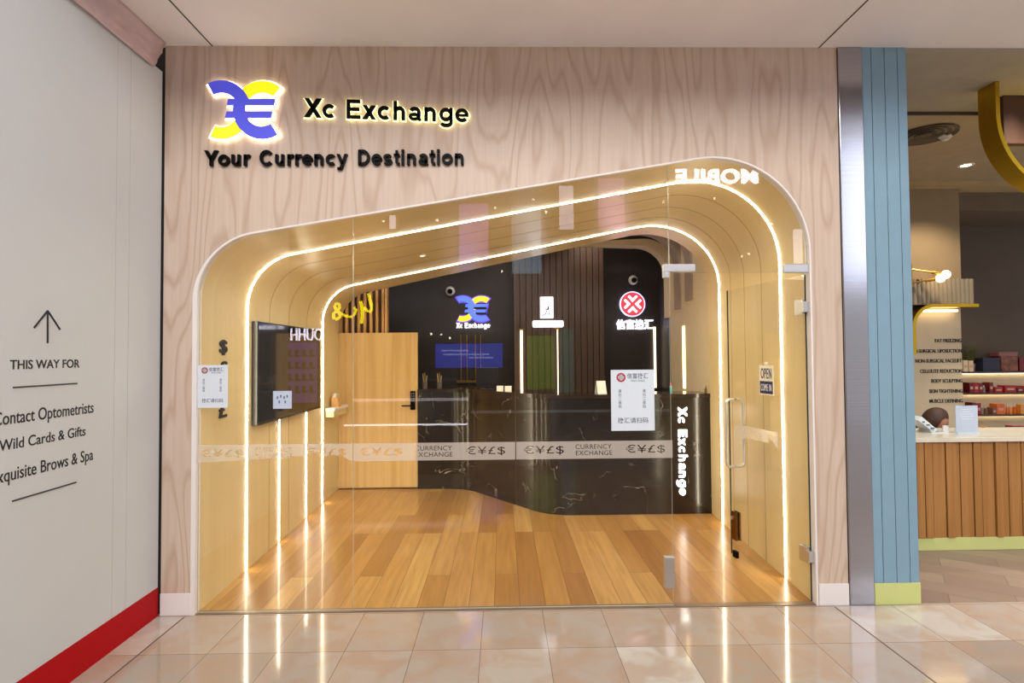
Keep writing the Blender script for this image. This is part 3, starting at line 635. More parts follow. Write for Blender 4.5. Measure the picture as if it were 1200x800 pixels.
# ------------------------------------------------------------------ posters on the glass
def poster(px0, py0, px1, py1, label, cut=0):
    a = oy(px0, py1); b2 = oy(px1, py0); w_, h_ = b2.x-a.x, b2.z-a.z; Y = GY0-.002
    t = thing('payment_poster', label, 'poster', ((a.x+b2.x)/2, Y, a.z), 'exchange posters on the glass')
    MB().box(a.x, b2.x, Y-.002, Y, a.z, b2.z).build('sheet', paper, t)
    fr = lambda u0, u1, v0, v1: on_front(a.x+w_*u0, a.x+w_*u1, a.z+h_*v0, a.z+h_*v1, Y-.0022)
    c = (a.x+w_*.235, a.z+h_*.875); r = w_*.105
    disc = MB().lathe([(0, .001), (r, .001), (r, 0)], (c[0], Y-.002, c[1]), (0, -1, 0), 24).build('round_logo', signred, t)
    mb = MB()
    for ang in (45, -45):
        for k in (-1, 0, 1):
            d = Vector((math.cos(R(ang)), math.sin(R(ang)))); p_ = Vector((-d.y, d.x))*k*r*.3
            poly = [d*r*.62+p_+Vector((-d.y, d.x))*r*.09, d*r*.62+p_-Vector((-d.y, d.x))*r*.09, -d*r*.62+p_-Vector((-d.y, d.x))*r*.09, -d*r*.62+p_+Vector((-d.y, d.x))*r*.09]
            mb.prism([Vector((q.x+c[0], q.y+c[1])) for q in poly], XZ, Y-.0031, Y-.0036)
    mb.build('emblem', paper, disc)
    mb = MB(); put_text(mb, '信富换汇', fr(.375, .86, .855, .945), .0006, off=.005)
    put_text(mb, 'XINFU FOREX', fr(.46, .78, .805, .832), .0006); mb.build('heading', ink, t)
    mb = MB()
    for u in (.17, .73): mb = MB(); put_text(mb, '请\n扫\n二\n维\n码', fr(u, u+.07, .37, .68), .0006, lines=1.05); mb.build('side_text', ink, t)
    mb = MB(); put_text(mb, '换汇请扫码', fr(.15, .85, .125, .215), .0006, off=.004); mb.build('footer_text', ink, t)
    return t
poster(717, 433, 767, 505, 'white exchange poster with red round logo on the glass before the black counter')
poster(230, 427.5, 266, 478, 'white exchange poster with red round logo at the left edge of the glass')
a = oy(319, 479); b2 = oy(341, 458)
t = thing('notice_card', 'small white notice card stuck on the first pane before the television', 'card', ((a.x+b2.x)/2, GY0-.002, a.z))
MB().box(a.x, b2.x, GY0-.004, GY0-.002, a.z, b2.z).build('sheet', M_plain('card_blue_white', 'b9c3d6', .5), t)
mb = MB()
for j, (u, v) in enumerate(((.2, .55), (.38, .62), (.56, .55), (.72, .62), (.3, .3), (.62, .3))): mb.box(a.x+(b2.x-a.x)*u, a.x+(b2.x-a.x)*(u+.07), GY0-.0048, GY0-.004, a.z+(b2.z-a.z)*v, a.z+(b2.z-a.z)*(v+.16))
mb.build('print', ink, t)

# ------------------------------------------------------------------ television on the left wall
xt = -1.925
t = thing('television', 'large wall mounted flat television on the left portal wall', 'television', (xt, 1.53, 1.08))
MB().box(xt-.02, xt+.03, .80, 2.28, 1.075, 1.885).build('casing', M_plain('tv_black', '14110f', .3), t, bevel=.004)
MB().box(xt+.028, xt+.0312, .812, 2.268, 1.095, 1.873).build('screen', M_plain('tv_screen', '17130c', .06, var=.05), t)
MB().box(xt-.05, xt-.02, 1.3, 1.8, 1.3, 1.65).build('wall_bracket', M_plain('bracket', '202020', .5), t)
MB().box(xt+.0305, xt+.033, .80, 2.28, 1.075, 1.088).build('lower_bezel', M_plain('bezel', '3a2a1c', .2, metal=.6), t)
# black currency symbols in a column on the left wall
zc = lambda py: ox(261, py, -1.93).z
yc = ox(261, 440, -1.93).y
for ch, py, nm in (('$', 407, 'black dollar symbol at the top of the column on the left wall'), ('€', 432, 'black euro symbol mostly hidden behind the left poster'), ('¥', 456, 'black yen symbol hidden behind the left poster'), ('£', 480, 'black pound symbol showing its foot below the left poster')):
    z0, z1 = zc(py+9), zc(py-9); xw = LP(INN[0], yc).x
    mb = MB(); put_text(mb, ch, (lambda u, v, w, z0=z0, z1=z1, xw=xw: Vector((xw-.001+w, yc-.05+.10*u, z0+(z1-z0)*v))), .014, off=.008)
    tag(mb.build('currency_symbol', blackv), nm, 'sign', 'currency symbols on the left wall')

# ------------------------------------------------------------------ lit signs on the back wall
YB = 4.5
a = oy(535, 377, YB); b2 = oy(574, 347, YB)
t = thing('back_wall_sign', 'small glowing XE logo with Xc Exchange below it on the dark back wall', 'sign', ((a.x+b2.x)/2, YB, a.z-.1))
logo(t, a.x, b2.x, a.z, b2.z, YB-.03, .02, e_blu2, e_yel2, M_emit('small_halo', '6a4ad0', .8), .02, .05)
q0 = oy(535, 386, YB); q1 = oy(574, 378, YB)
stroke_word('Xc Exchange', (lambda u, v, w: Vector((q0.x+(q1.x-q0.x)*u, YB-.02-w, q0.z+.02+(q1.z-q0.z)*.78*v))), .02, e_white, t, 1, bold=.8)
MB().box(a.x+.05, b2.x-.05, YB-.012, YB, a.z+.1, b2.z-.1).build('mounting_plate', dark, t)
# white box sign on the brown boarding
YS = 4.16
a = oy(633, 373, YS); b2 = oy(648, 348, YS)
t = thing('box_sign', 'small white light box sign with dark stroke mark on brown boards', 'sign', ((a.x+b2.x)/2, YS, a.z))
MB().box(a.x, b2.x, YS-.05, YS-.001, a.z, b2.z).build('light_box', M_emit('box_white', 'f2f4ff', 1.6), t, bevel=.008)
w_, h_ = b2.x-a.x, b2.z-a.z
mb = MB(); mb.tube([(a.x+w_*.1, YS-.052, a.z+h_*.12), (a.x+w_*.4, YS-.052, a.z+h_*.2), (a.x+w_*.62, YS-.052, a.z+h_*.55)], .006, 6); mb.tube([(a.x+w_*.62, YS-.052, a.z+h_*.55), (a.x+w_*.66, YS-.052, a.z+h_*.15)], .006, 6); mb.tube([(a.x+w_*.35, YS-.052, a.z+h_*.4), (a.x+w_*.62, YS-.052, a.z+h_*.42)], .005, 6)
mb.build('mark', black, t)
a = oy(624, 383.5, YS); b2 = oy(660, 375.5, YS)
t = thing('glowing_name_bar', 'white glowing illegible name bar below the small white box sign', 'sign', ((a.x+b2.x)/2, YS, a.z))
MB().prism(rounded([(a.x, a.z), (b2.x, a.z), (b2.x, b2.z), (a.x, b2.z)], [.02]*4, 4), XZ, YS-.03, YS-.001).build('bar', M_emit('bar_white', 'eef0ff', 2.2), t)
# red round sign
a = oy(726, 371, YB); b2 = oy(755, 342, YB); c = Vector(((a.x+b2.x)/2, YB, (a.z+b2.z)/2)); r = (b2.x-a.x)/2
t = thing('round_sign', 'glowing red round sign with white crossed emblem above Chinese lettering', 'sign', (c.x, YB, c.z-r))
MB().lathe([(0, .04), (r*.93, .04), (r*.93, .002)], c, (0, -1, 0), 40).build('red_disc', e_red, t)
MB().lathe([(r*.93, .042), (r, .042), (r, .002)], c, (0, -1, 0), 40).build('rim', e_rim, t)
mb = MB()
for ang in (45, 135, 225, 315):
    d = Vector((math.cos(R(ang)), math.sin(R(ang)))); pr = Vector((-d.y, d.x))
    for k in (-1, 1):
        o_ = pr*k*r*.16
        pts = [d*r*.12+o_*1.3, d*r*.68+o_*1.3] if k > 0 else [d*r*.22+o_*1.4, d*r*.68+o_*1.4]
        mb.tube([(c.x+p_.x, YB-.05, c.z+p_.y) for p_ in pts], r*.085, 8)
mb.build('emblem', e_white, t)
a = oy(722, 386, YB); b2 = oy(765, 374, YB)
t = thing('chinese_name_sign', 'glowing white Chinese lettering below the red round sign', 'sign', ((a.x+b2.x)/2, YB, a.z))
mb = MB(); put_text(mb, '信富换汇', on_front(a.x, b2.x, a.z, b2.z, YB-.004), .03, off=.018); mb.build('lettering', e_white, t)
MB().box(a.x+.05, b2.x-.05, YB-.006, YB, (a.z+b2.z)/2-.01, (a.z+b2.z)/2+.01).build('rail', dark, t)
# dome cameras
def dome(px, py, Y, lab, r=.07):
    q = oy(px, py, Y); d = Vector((0, -1, -.15)).normalized()
    t = thing('security_camera', lab, 'camera', (q.x, Y, q.z-r), 'white security cameras')
    MB().lathe([(r*.55, -.0), (r*.9, .02), (r, .05), (r*.85, .09), (r*.55, .105)], q, d, 24).build('shell', M_plain('camera_white', 'e8e6e2', .35), t, smooth=True)
    MB().lathe([(r*.56, .10), (r*.5, .112), (r*.3, .125), (0, .13)], q, d, 24).build('lens', black, t, smooth=True)
    MB().cyl((q.x, Y+.004, q.z), (q.x, Y-.01, q.z), r*.6, 20).build('mount', MATS['camera_white'], t)
dome(528, 341, 4.49, 'white ball camera with black lens above the small XE logo')
dome(741, 328, 4.49, 'white ball camera with black lens above the red round sign')
dome(763, 267, 2.95, 'small white ball camera up under the arch at the right', .05)
# upright light tubes on the back walls
def tube_light(px, py0, py1, Y, lab, r=.014):
    a = oy(px, py1, Y); b_ = oy(px, py0, Y); t = thing('light_tube', lab, 'light', (a.x, Y, a.z), 'upright light tubes behind the counter')
    MB().cyl(a, (a.x, a.y, b_.z), r, 12).build('tube', M_emit('tube_light', 'ffe9c4', 3.0), t)
    for z in (a.z, b_.z): MB().box(a.x-.03, a.x+.03, Y-.02, Y+.045, z-.012, z+.012).build('end_cap', brass, t, bevel=.003)
tube_light(611.5, 386, 463, 4.12, 'upright light tube left of the green screen behind the counter', .018)
tube_light(654, 385, 462, 4.12, 'thin upright light tube right of the small white box sign', .007)
tube_light(768, 382, 455, 4.46, 'upright light tube under the Chinese lettering at right', .016)
q = ox(802, 420, xb1)
t = thing('light_tube', 'upright light line on the cream wall behind the right end of the counter', 'light', (xb1-.01, q.y, 1.2), 'upright light tubes behind the counter')
MB().box(xb1-.012, xb1, q.y-.03, q.y+.03, 1.21, oy(802, 382, q.y).z).build('tube', M_emit('tube_warm', 'ffe2a0', 4), t)
# pipes / thin upright rods between logo and counter
mb = MB()
for px in (540, 547, 557, 563):
    p_ = oy(px, 392, 4.44); mb.cyl((p_.x, 4.44, 1.25), (p_.x, 4.44, p_.z), .008, 8)
mb.box(oy(535, 392, 4.44).x, oy(568, 392, 4.44).x, 4.42, 4.46, 1.22, 1.25); tag(mb.build('rod_rack', brass), 'rack of thin brass upright rods against the dark back wall', 'rack')

# ------------------------------------------------------------------ things on the counter
ZC = 1.205
def tent(px, Y, w_, h_, lab, rot=0, lean=.25, mat=None):
    q = oy(px, 460, Y); t = thing('counter_card', lab, 'card', (q.x, Y, ZC), 'cards on the counter')
    m_ = Matrix.Rotation(rot, 3, 'Z')
    for s in (1, -1):
        vs = [Vector((x, s*y, z)) for x in (-w_/2, w_/2) for y, z in ((h_*lean, 0), (h_*lean+.003, 0), (.003, h_), (0, h_))]
        vs = [m_ @ v+Vector((q.x, Y, ZC)) for v in vs]
        MB().add(vs, [(0, 1, 2, 3), (7, 6, 5, 4), (0, 4, 5, 1), (1, 5, 6, 2), (2, 6, 7, 3), (3, 7, 4, 0)]).build('panel', mat or M_plain('card_cream', 'e8e0d2', .5), t)
    return t
tent(586, 2.72, .075, .06, 'left of two small white tent cards on the curved counter')
tent(595.5, 2.66, .075, .06, 'right of two small white tent cards on the curved counter')
tent(704, 2.2, .10, .13, 'cream card leaning on the counter left of the large poster', .25, .3)
t = thing('desk_monitor', 'dark computer monitor seen from behind on the counter by the tent cards', 'monitor', (oy(571, 450, 3.0).x, 3.0, ZC))
q = WL[t]; MB().box(q.x-.13, q.x+.13, 3.0, 3.03, ZC+.06, ZC+.26).build('screen_housing', M_plain('monitor_black', '120f0e', .35), t, bevel=.006)
MB().box(q.x-.02, q.x+.02, 3.01, 3.025, ZC+.01, ZC+.1).build('stem', MATS['monitor_black'], t); MB().box(q.x-.07, q.x+.07, 2.96, 3.08, ZC, ZC+.012).build('foot', MATS['monitor_black'], t, bevel=.003)
# reed diffuser
q = oy(828.5, 461, 2.2); q.z = ZC
t = thing('reed_diffuser', 'glass reed diffuser with pale sticks at the right end of the counter', 'diffuser', q)
MB().lathe([(0, 0), (.022, 0), (.025, .008), (.025, .04), (.012, .055), (.012, .07), (.009, .07)], q, n=16).build('bottle', M_plain('amber_glass', '9a7430', .1, trans=.4), t, smooth=True)
for k in range(5): MB().cyl(q+Vector((0, 0, .03)), q+Vector((.03*math.cos(k*1.3), .02*math.sin(k*1.3), .2)), .002, 6).build('reed', M_plain('reed', 'd8b878', .6), t)
q = oy(786.5, 463, 2.12); q.z = ZC
t = thing('hand_spray', 'slim teal bottle with pink cap on the counter right of the poster', 'bottle', q)
MB().lathe([(0, 0), (.013, 0), (.014, .004), (.014, .07), (.01, .078)], q, n=14).build('bottle_body', M_plain('teal_plastic', '66b8a8', .3), t, smooth=True)
MB().lathe([(.011, .078), (.012, .08), (.012, .105), (0, .108)], q, n=14).build('cap', M_plain('pink_plastic', 'd05070', .4), t, smooth=True)
# pen pots at left
for k, px in enumerate((498, 515)):
    q = oy(px, 455, 3.35); q.z = ZC; t = thing('pen_pot', ['pen pot with upright pens by the staff door', 'pen pot with upright pens right of the first pot'][k], 'pot', q, 'pen pots on the counter')
    MB().lathe([(0, 0), (.03, 0), (.032, .08), (.028, .08), (.027, .01), (0, .01)], q, n=16).build('pot', M_plain('pot_grey', '6a6058', .4), t)
    for j in range(4): MB().cyl(q+Vector((.012*math.cos(j*1.6), .012*math.sin(j*1.6), .012)), q+Vector((.024*math.cos(j*1.6), .024*math.sin(j*1.6), .16+.012*j)), .004, 6).build('pen', [M_plain('pen_cream', 'd8ccb0', .4), gold][j % 2], t)

# ------------------------------------------------------------------ hoarding on the left
HXP = -2.151; HY0, HY1, HZ = -2.05, -.012, 3.425
t = thing('hoarding', 'tall white construction hoarding with red foot band and wayfinding text', 'hoarding', (HXP, -1, 0))
mb = MB().box(HXP-.05, HXP, HY0, HY1, .17, HZ); mb.build('board', hoardm, t)
MB().box(HXP-.05, HXP+.002, HY0, HY1, .0, .178).build('red_band', red, t)
MB().box(HXP-.05, HXP-.002, HY1, HY1+.004, 0, HZ).build('end_cap', M_plain('end_black', '1c1a1c', .5), t)
for y in (-.42, -.31): MB().box(HXP-.001, HXP+.0006, y-.001, y+.001, .178, HZ).build('joint', M_plain('joint_grey', 'b4aea8', .6), t)
hp = lambda px, py: ox(px, py, HXP)
def hline(p0, p1, wd, mb): mb.tube([(HXP+.001, p0.y, p0.z), (HXP+.001, p1.y, p1.z)], wd, 6)
mb = MB(); top = hp(55.5, 364); mb_a = hp(55.5, 402); hline(mb_a, top, .0045, mb); hline(top, Vector((0, top.y-.075, top.z-.085)), .0045, mb); hline(top, Vector((0, top.y+.075, top.z-.085)), .0045, mb)
mb.build('arrow', blackv, t)
for x0, y0, x1, y1 in ((15, 454, 90, 449), (14, 587, 89, 565)):
    mb = MB(); p0, p1 = hp(x0, y0), hp(x1, y1); zz = (p0.z+p1.z)/2; p0.z = p1.z = zz; hline(p0, p1, .0035, mb); mb.build('rule', blackv, t)
def htext(body, y0, y1, z0, z1, off=.004):
    mb = MB(); put_text(mb, body, lambda u, v, w: Vector((HXP+w, y0+(y1-y0)*u, z0+(z1-z0)*v)), .0015, off=off); mb.build('lettering', blackv, t)
q0, q1 = hp(11.5, 433), hp(93, 430.5); htext('THIS WAY FOR', q0.y, q1.y, (q0.z+q1.z)/2, (hp(11.5, 422).z+hp(93, 420.5).z)/2, .012)
cap = (hp(93, 420.5).z-hp(93, 431).z)
yr = hp(109.5, 480).y; zb = hp(62, 487).z; wC = (hp(109.5, 480).y-hp(0, 489).y)/.945
htext('Contact Optometrists', yr-wC, yr, zb-.03, zb+cap*1.02)
yr = hp(100, 508).y; zb = hp(50, 519).z; wW = (hp(100, 508).y-hp(0, 525).y); htext('Wild Cards & Gifts', yr-wW*1.01, yr, zb-.002, zb+cap*1.03)
yr = hp(109, 535).y; zb = hp(60, 548).z; wE = (hp(109, 535).y-hp(0, 555).y)/.925; htext('Exquisite Brows & Spa', yr-wE, yr, zb-.03, zb+cap*1.02)
# crumpled dust sheet over the hoarding top
mb = MB(); nu, nv = 40, 10; vs = []; fs = []
for i in range(nu+1):
    for j in range(nv+1):
        f_ = j/nv; y = -2.0+(1.87+.10*f_)*i/nu; x = HXP+.02+.012*f_; z = HZ-.03+(3.6-HZ+.03)*f_
        w_ = (noise.noise((y*9, f_*4, 0))*.028+noise.noise((y*24, f_*9, 3))*.016)*math.sin(math.pi*min(1, f_*1.05)); vs.append((x+w_, y, z-w_*.8))
for i in range(nu):
    for j in range(nv): fs.append((i*(nv+1)+j, i*(nv+1)+j+1, (i+1)*(nv+1)+j+1, (i+1)*(nv+1)+j))
o = mb.add(vs, fs).build('dust_sheet', M_plain('plastic_sheet', 'cdb4b6', .3, var=.06, vs=12), smooth=True)
sd = o.modifiers.new('thickness', 'SOLIDIFY'); sd.thickness = .003
tag(o, 'crumpled pinkish plastic dust sheet between the hoarding top and the ceiling', 'plastic sheet')

# ------------------------------------------------------------------ pillar at the right
t = thing('steel_column', 'brushed stainless steel column cladding between plywood and blue boards', 'column', (2.28, 0, 0))
x0, x1 = XWR+.004, 2.362
vs = [(x0-.004, -.01, 0), (x1+.012, -.01, 0), (x1-.008, -.01, 3.6), (x0-.008, -.01, 3.6)]
MB().box(x0, x1, -.012, .1, 0, 3.598).build('cladding', steel, t, bevel=.004)
t = thing('blue_boarding', 'pale blue tongue and groove boarded pillar with lime foot', 'pillar', (2.5, 0, 0))
xs = [2.364, 2.425, 2.512, 2.598, 2.656]
for k in range(4): MB().box(xs[k]+.002, xs[k+1]-.002, -.006, .02, .135, 3.6).build('board', blue, t, bevel=.0015)
MB().box(2.364, 2.654, .012, .28, .0, 3.6).build('core', groove, t)
MB().box(2.654, 2.66, .0, .28, .135, 3.6).build('return_board', blue, t)
MB().box(2.364, 2.66, -.012, .03, 0, .135).build('foot_band', lime, t, bevel=.002)

# ------------------------------------------------------------------ neighbouring shop
struct(MB().box(2.66, 8, .0, 3.8, 3.572, 3.7).build('ceiling_neighbour_front', M_plain('nb_ceiling', 'a39a88', .7)))
struct(MB().box(2.66, 8, .9, 3.8, 3.55, 3.572).build('ceiling_neighbour', M_plain('nb_ceiling2', 'a8977c', .7)))
struct(MB().box(2.66, 8, .885, .9, 3.546, 3.572).build('trim_ceiling_slot', M_plain('slot_dark', '4c4438', .7)))
struct(MB().box(2.66, 8, 2.62, 3.8, 3.50, 3.55).build('ceiling_beam', M_plain('beam_tan', 'b59d76', .7)))
struct(MB().box(3.4, 5.315, 2.78, 2.9, 0, 3.5).build('wall_text', cream))
struct(MB().box(3.4, 5.315, 2.76, 2.78, 2.44, 3.5).build('wall_text_upper', tan))
struct(MB().box(5.2, 8, 3.62, 3.7, 0, 3.5).build('wall_neighbour_back', taupe))
struct(MB().box(5.315, 8, 2.9, 3.62, 3.28, 3.5).build('ceiling_niche', M_plain('niche_paint', '6c5c4a', .7)))
struct(MB().box(2.6, 2.66, .28, 3.8, 0, 3.6).build('wall_neighbour_left', tan))
# fluted pelmet with gold arch and cove light
a = oy(1072, 358, 2.7); b2 = oy(1132, 328, 2.7)
t = thing('fluted_pelmet', 'grey fluted pelmet with gold lower edge above the treatment list', 'pelmet', ((a.x+b2.x)/2-.3, 2.7, a.z))
mb = MB(); x = 4.0
while x < b2.x: mb.cyl((x, 2.62, a.z), (x, 2.62, b2.z), .028, 10); x += .05
mb.box(4.0, b2.x, 2.62, 2.76, a.z, b2.z); mb.build('fluting', M_plain('pelmet_grey', '8d8474', .6), t, smooth=True)
pts = [(4.5, a.z-.35), (4.5, a.z-.02), (b2.x+.02, a.z-.02)]
ino = rounded([(4.62, a.z-.55), (4.62, a.z-.03), (b2.x+.02, a.z-.03)], [0, .22, 0], 12); ou = rounded([(4.585, a.z-.55), (4.585, a.z+.005), (b2.x+.02, a.z+.005)], [0, .25, 0], 12)
MB().prism(ino+ou[::-1], XZ, 2.56, 2.77).build('gold_edge', gold, t, smooth=True)
MB().box(4.72, 5.22, 2.70, 2.735, a.z-.07, a.z-.05).build('cove_light', M_emit('cove', 'ffe9c0', 5), t)
# treatment list lettering
for s, y in zip(('FAT FREEZING', 'NON-SURGICAL LIPOSUCTION', 'NON-SURGICAL FACELIFT', 'CELLULITE REDUCTION', 'BODY SCULPTING', 'SKIN TIGHTENING', 'MUSCLE DEFINING'), (399, 411, 422.5, 434.5, 446, 458, 469.5)):
    b2 = oy(1126.5+(y-399)*.02, y+2, 2.78); hgt = .042; wd = len(s)*.0258
    mb = MB(); put_text(mb, s, on_front(b2.x-wd, b2.x, b2.z, b2.z+hgt, 2.78), .006, off=.006)
    tag(mb.build('wall_lettering', blackv), 'dark wall lettering reading %s on the cream wall' % s.lower(), 'lettering', 'treatment list on the cream wall')
# brass wall lamp with two globes
q1, q2 = oy(1108.5, 321.5, 2.45), oy(1102, 326, 2.45); w1, w2 = oy(1066, 315, 2.6), oy(1066, 332, 2.6)
t = thing('wall_lamp', 'brass arm lamp with two glowing globe bulbs above the pelmet', 'lamp', w2)
for w_, q_ in ((w1, q1), (w2, q2)):
    MB().cyl(w_, q_, .009, 8).build('arm', brass, t); d = (q_-w_).normalized()
    MB().cyl(q_-d*.13, q_-d*.04, .018, 12).build('socket', brass, t); MB().sphere(q_, .045, 12).build('bulb', M_emit('globe', 'ffdca0', 9), t, smooth=True)
MB().box(w1.x-.03, w1.x, 2.56, 2.76, w2.z-.05, w1.z+.05).build('wall_plate', brass, t)
# ceiling vent, smoke detector, downlight
q = oz(1085, 157, 3.55)
t = thing('ceiling_vent', 'round slatted air vent in the ceiling of the neighbouring shop', 'vent', (q.x, q.y, 3.52))
for k in range(4): MB().lathe([(.06+.05*k, -.012), (.085+.05*k, -.02), (.09+.05*k, -.012), (.075+.05*k, .0)], (q.x, q.y, 3.55), n=32).build('ring', M_plain('vent_dark', '564c3e', .6), t, smooth=True)
MB().lathe([(0, -.014), (.05, -.014), (.05, 0)], (q.x, q.y, 3.55), n=24).build('centre_disc', MATS['vent_dark'], t)
q = oz(1108, 158.5, 3.55)
t = thing('smoke_detector', 'small white smoke detector beside the ceiling vent', 'smoke detector', (q.x, q.y, 3.51)); MB().lathe([(0, -.035), (.035, -.032), (.055, -.012), (.055, 0)], (q.x, q.y, 3.55), n=24).build('housing', white, t, smooth=True); MB().lathe([(.03, -.036), (.022, -.045), (0, -.046)], (q.x, q.y, 3.55), n=16).build('sensor', white, t)
q = oz(1132, 193.5, 3.55)
t = thing('downlight', 'bright round downlight in the neighbouring shop ceiling', 'ceiling light', (q.x, q.y, 3.53)); MB().lathe([(.045, -.004), (.07, -.008), (.075, 0)], (q.x, q.y, 3.55), n=24).build('trim_ring', white, t); MB().lathe([(0, -.003), (.046, -.003), (.046, 0)], (q.x, q.y, 3.55), n=24).build('lens', M_emit('nb_lens', 'ffdca0', 12), t)
# hanging gold curved band
x0, wd, zt = 3.60, .03, 3.57
cxg, czg, rg = x0+.60, 3.33, .60
outer = [Vector((x0, zt)), Vector((x0, czg))]+[Vector((cxg-rg*math.cos(R(k)), czg-rg*math.sin(R(k)))) for k in range(6, 181, 6)]+[Vector((cxg+rg, zt))]
inner = [Vector((x0+wd, zt)), Vector((x0+wd, czg))]+[Vector((cxg-(rg-wd)*math.cos(R(k)), czg-(rg-wd)*math.sin(R(k)))) for k in range(6, 181, 6)]+[Vector((cxg+rg-wd, zt))]
o = MB().prism(outer+inner[::-1], XZ, .38, .53).build('gold_loop', gold, smooth=True); tag(o, 'large gold curved band hanging from the ceiling at the right edge', 'decoration')
mb = MB(); z = 2.95
struct(MB().box(3.86, 5.2, .6, .66, 3.2, 3.62).build('trim_timber_fascia', M_plain('timber_red', '4a2e1e', .5)))
# timber fronted counter
t = thing('timber_counter', 'timber battened reception counter with pale top and lime foot', 'counter', (4.4, 1.2, 0))
cx0, cx1, cy = 3.05, 5.6, .94
MB().box(cx0, cx1, cy+.02, cy+.55, .09, .875).build('carcass', M_plain('timber_dark', '5a361a', .6), t)
mb = MB(); x = cx0; k = 0; rw = random.Random(3)
while x < cx1-.02:
    w_ = rw.choice((.035, .05, .07, .10, .06)); d = rw.choice((0, .008, .014)); mb.box(x, min(x+w_, cx1), cy-.012+d, cy+.02, .10, .875); x += w_+.008
mb.build('battens', M_wood('batten_oak', 'b07c42', 'a06c34', '9a6a36', (14, 6, .4), rings=4, rough=.45, grain=(60, 60, 2), gmix=.4), t, bevel=.002)
MB().box(cx0-.02, cx1+.02, cy-.03, cy+.57, .875, .91).build('counter_top', M_plain('pale_stone', 'd8cdba', .2), t, bevel=.003)
MB().box(cx0, cx1, cy-.004, cy+.5, .0, .10).build('foot_band', lime, t)
# acrylic sign holder
a = oy(1120.5, 512, 1.15); b2 = oy(1145.5, 475, 1.15)
t = thing('sign_holder', 'clear upright sign holder with pale blue notice on the timber counter', 'sign', ((a.x+b2.x)/2, 1.15, .91))
MB().box(a.x, b2.x, 1.15, 1.156, .915, b2.z).build('notice', M_plain('notice_blue', 'b8c2d2', .4), t)
MB().box(a.x-.004, b2.x+.004, 1.13, 1.19, .91, .918).build('foot', M_plain('acrylic', 'c8d0d4', .1), t, bevel=.002)
mb = MB(); w_, h_ = b2.x-a.x, b2.z-.915
for k, (u0, u1) in enumerate(((.25, .75), (.32, .68), (.2, .8), (.2, .8), (.25, .75))): mb.box(a.x+w_*u0, a.x+w_*u1, 1.1485, 1.15, .915+h_*(.86-.09*k), .915+h_*(.875-.09*k))
mb.build('print', M_plain('print_white', 'dfe6ee', .5), t)
# brochure in a stand, leaning
q = oy(1090, 512, 1.2); q.z = .91
t = thing('brochure_stand', 'slanted brochure stand with pale leaflet on the timber counter', 'brochure', q)
a3, b3 = oy(1075.5, 492, 1.2), oy(1094, 511, 1.2); b3.z = max(b3.z, .92)
MB().add([a3, a3+Vector((.035, 0, .03)), b3+Vector((.04, 0, .012)), b3, a3+Vector((0, .14, 0)), a3+Vector((.035, .14, .03)), b3+Vector((.04, .14, .012)), b3+Vector((0, .14, 0))], [(0, 1, 2, 3), (7, 6, 5, 4), (0, 4, 5, 1), (1, 5, 6, 2), (2, 6, 7, 3), (3, 7, 4, 0)]).build('leaflet', M_plain('leaflet_white', 'dfe4e6', .4), t)
mb = MB()
for k, (u, s) in enumerate(((.25, .02), (.5, .028), (.78, .03))): p_ = a3.lerp(b3, u); mb.box(p_.x+.006, p_.x+.006+s, 1.196, 1.2, p_.z+.002, p_.z+.014)
mb.build('print', M_plain('print_teal', '4a6f7a', .5), t)
MB().box(b3.x-.02, b3.x+.12, 1.19, 1.36, .91, .916).build('base', MATS['acrylic'], t); MB().add([(b3.x-.02, 1.2, .916), (b3.x+.02, 1.2, .916), (b3.x-.03, 1.2, .98), (b3.x-.035, 1.2, .98), (b3.x-.02, 1.34, .916), (b3.x+.02, 1.34, .916), (b3.x-.03, 1.34, .98), (b3.x-.035, 1.34, .98)], [(0, 1, 2, 3), (7, 6, 5, 4), (0, 4, 5, 1), (1, 5, 6, 2), (2, 6, 7, 3), (3, 7, 4, 0)]).build('back_rest', MATS['acrylic'], t)
q = oy(1108, 511, 1.25)
t = thing('card_dish', 'little white card holder beside the slanted brochure stand', 'card holder', (q.x, 1.25, .91)); MB().box(q.x-.03, q.x+.05, 1.22, 1.28, .91, .916).build('base', MATS['acrylic'], t, bevel=.002); MB().box(q.x-.015, q.x+.03, 1.25, 1.262, .916, .965).build('card', white, t)
# person seated behind the counter, head bowed
hd = Vector((4.215, 1.80, .93))
sk = bpy.data.meshes.new('sk')
J = {'pel': (4.05, 2.05, .52), 'wai': (4.06, 2.0, .64), 'che': (4.09, 1.93, .78), 'nec': (4.14, 1.86, .87), 'nk2': (4.17, 1.83, .90),
     'shl': (4.12, 2.07, .80), 'ell': (4.30, 2.10, .62), 'wrl': (4.45, 1.95, .62), 'hal': (4.51, 1.90, .61), 'shr': (4.04, 1.74, .80), 'elr': (4.2, 1.62, .62), 'wrr': (4.38, 1.66, .62), 'har': (4.45, 1.68, .61),
     'hil': (4.09, 2.14, .5), 'knl': (4.47, 2.15, .5), 'anl': (4.45, 2.15, .1), 'tol': (4.6, 2.15, .05), 'hir': (4.07, 1.93, .5), 'knr': (4.47, 1.88, .5), 'anr': (4.45, 1.88, .1), 'tor': (4.6, 1.88, .05)}
rad = dict(pel=.14, wai=.12, che=.14, nec=.055, nk2=.05, shl=.06, ell=.042, wrl=.028, hal=.026, shr=.06, elr=.042, wrr=.028, har=.026, hil=.09, knl=.06, anl=.04, tol=.035, hir=.09, knr=.06, anr=.04, tor=.035)
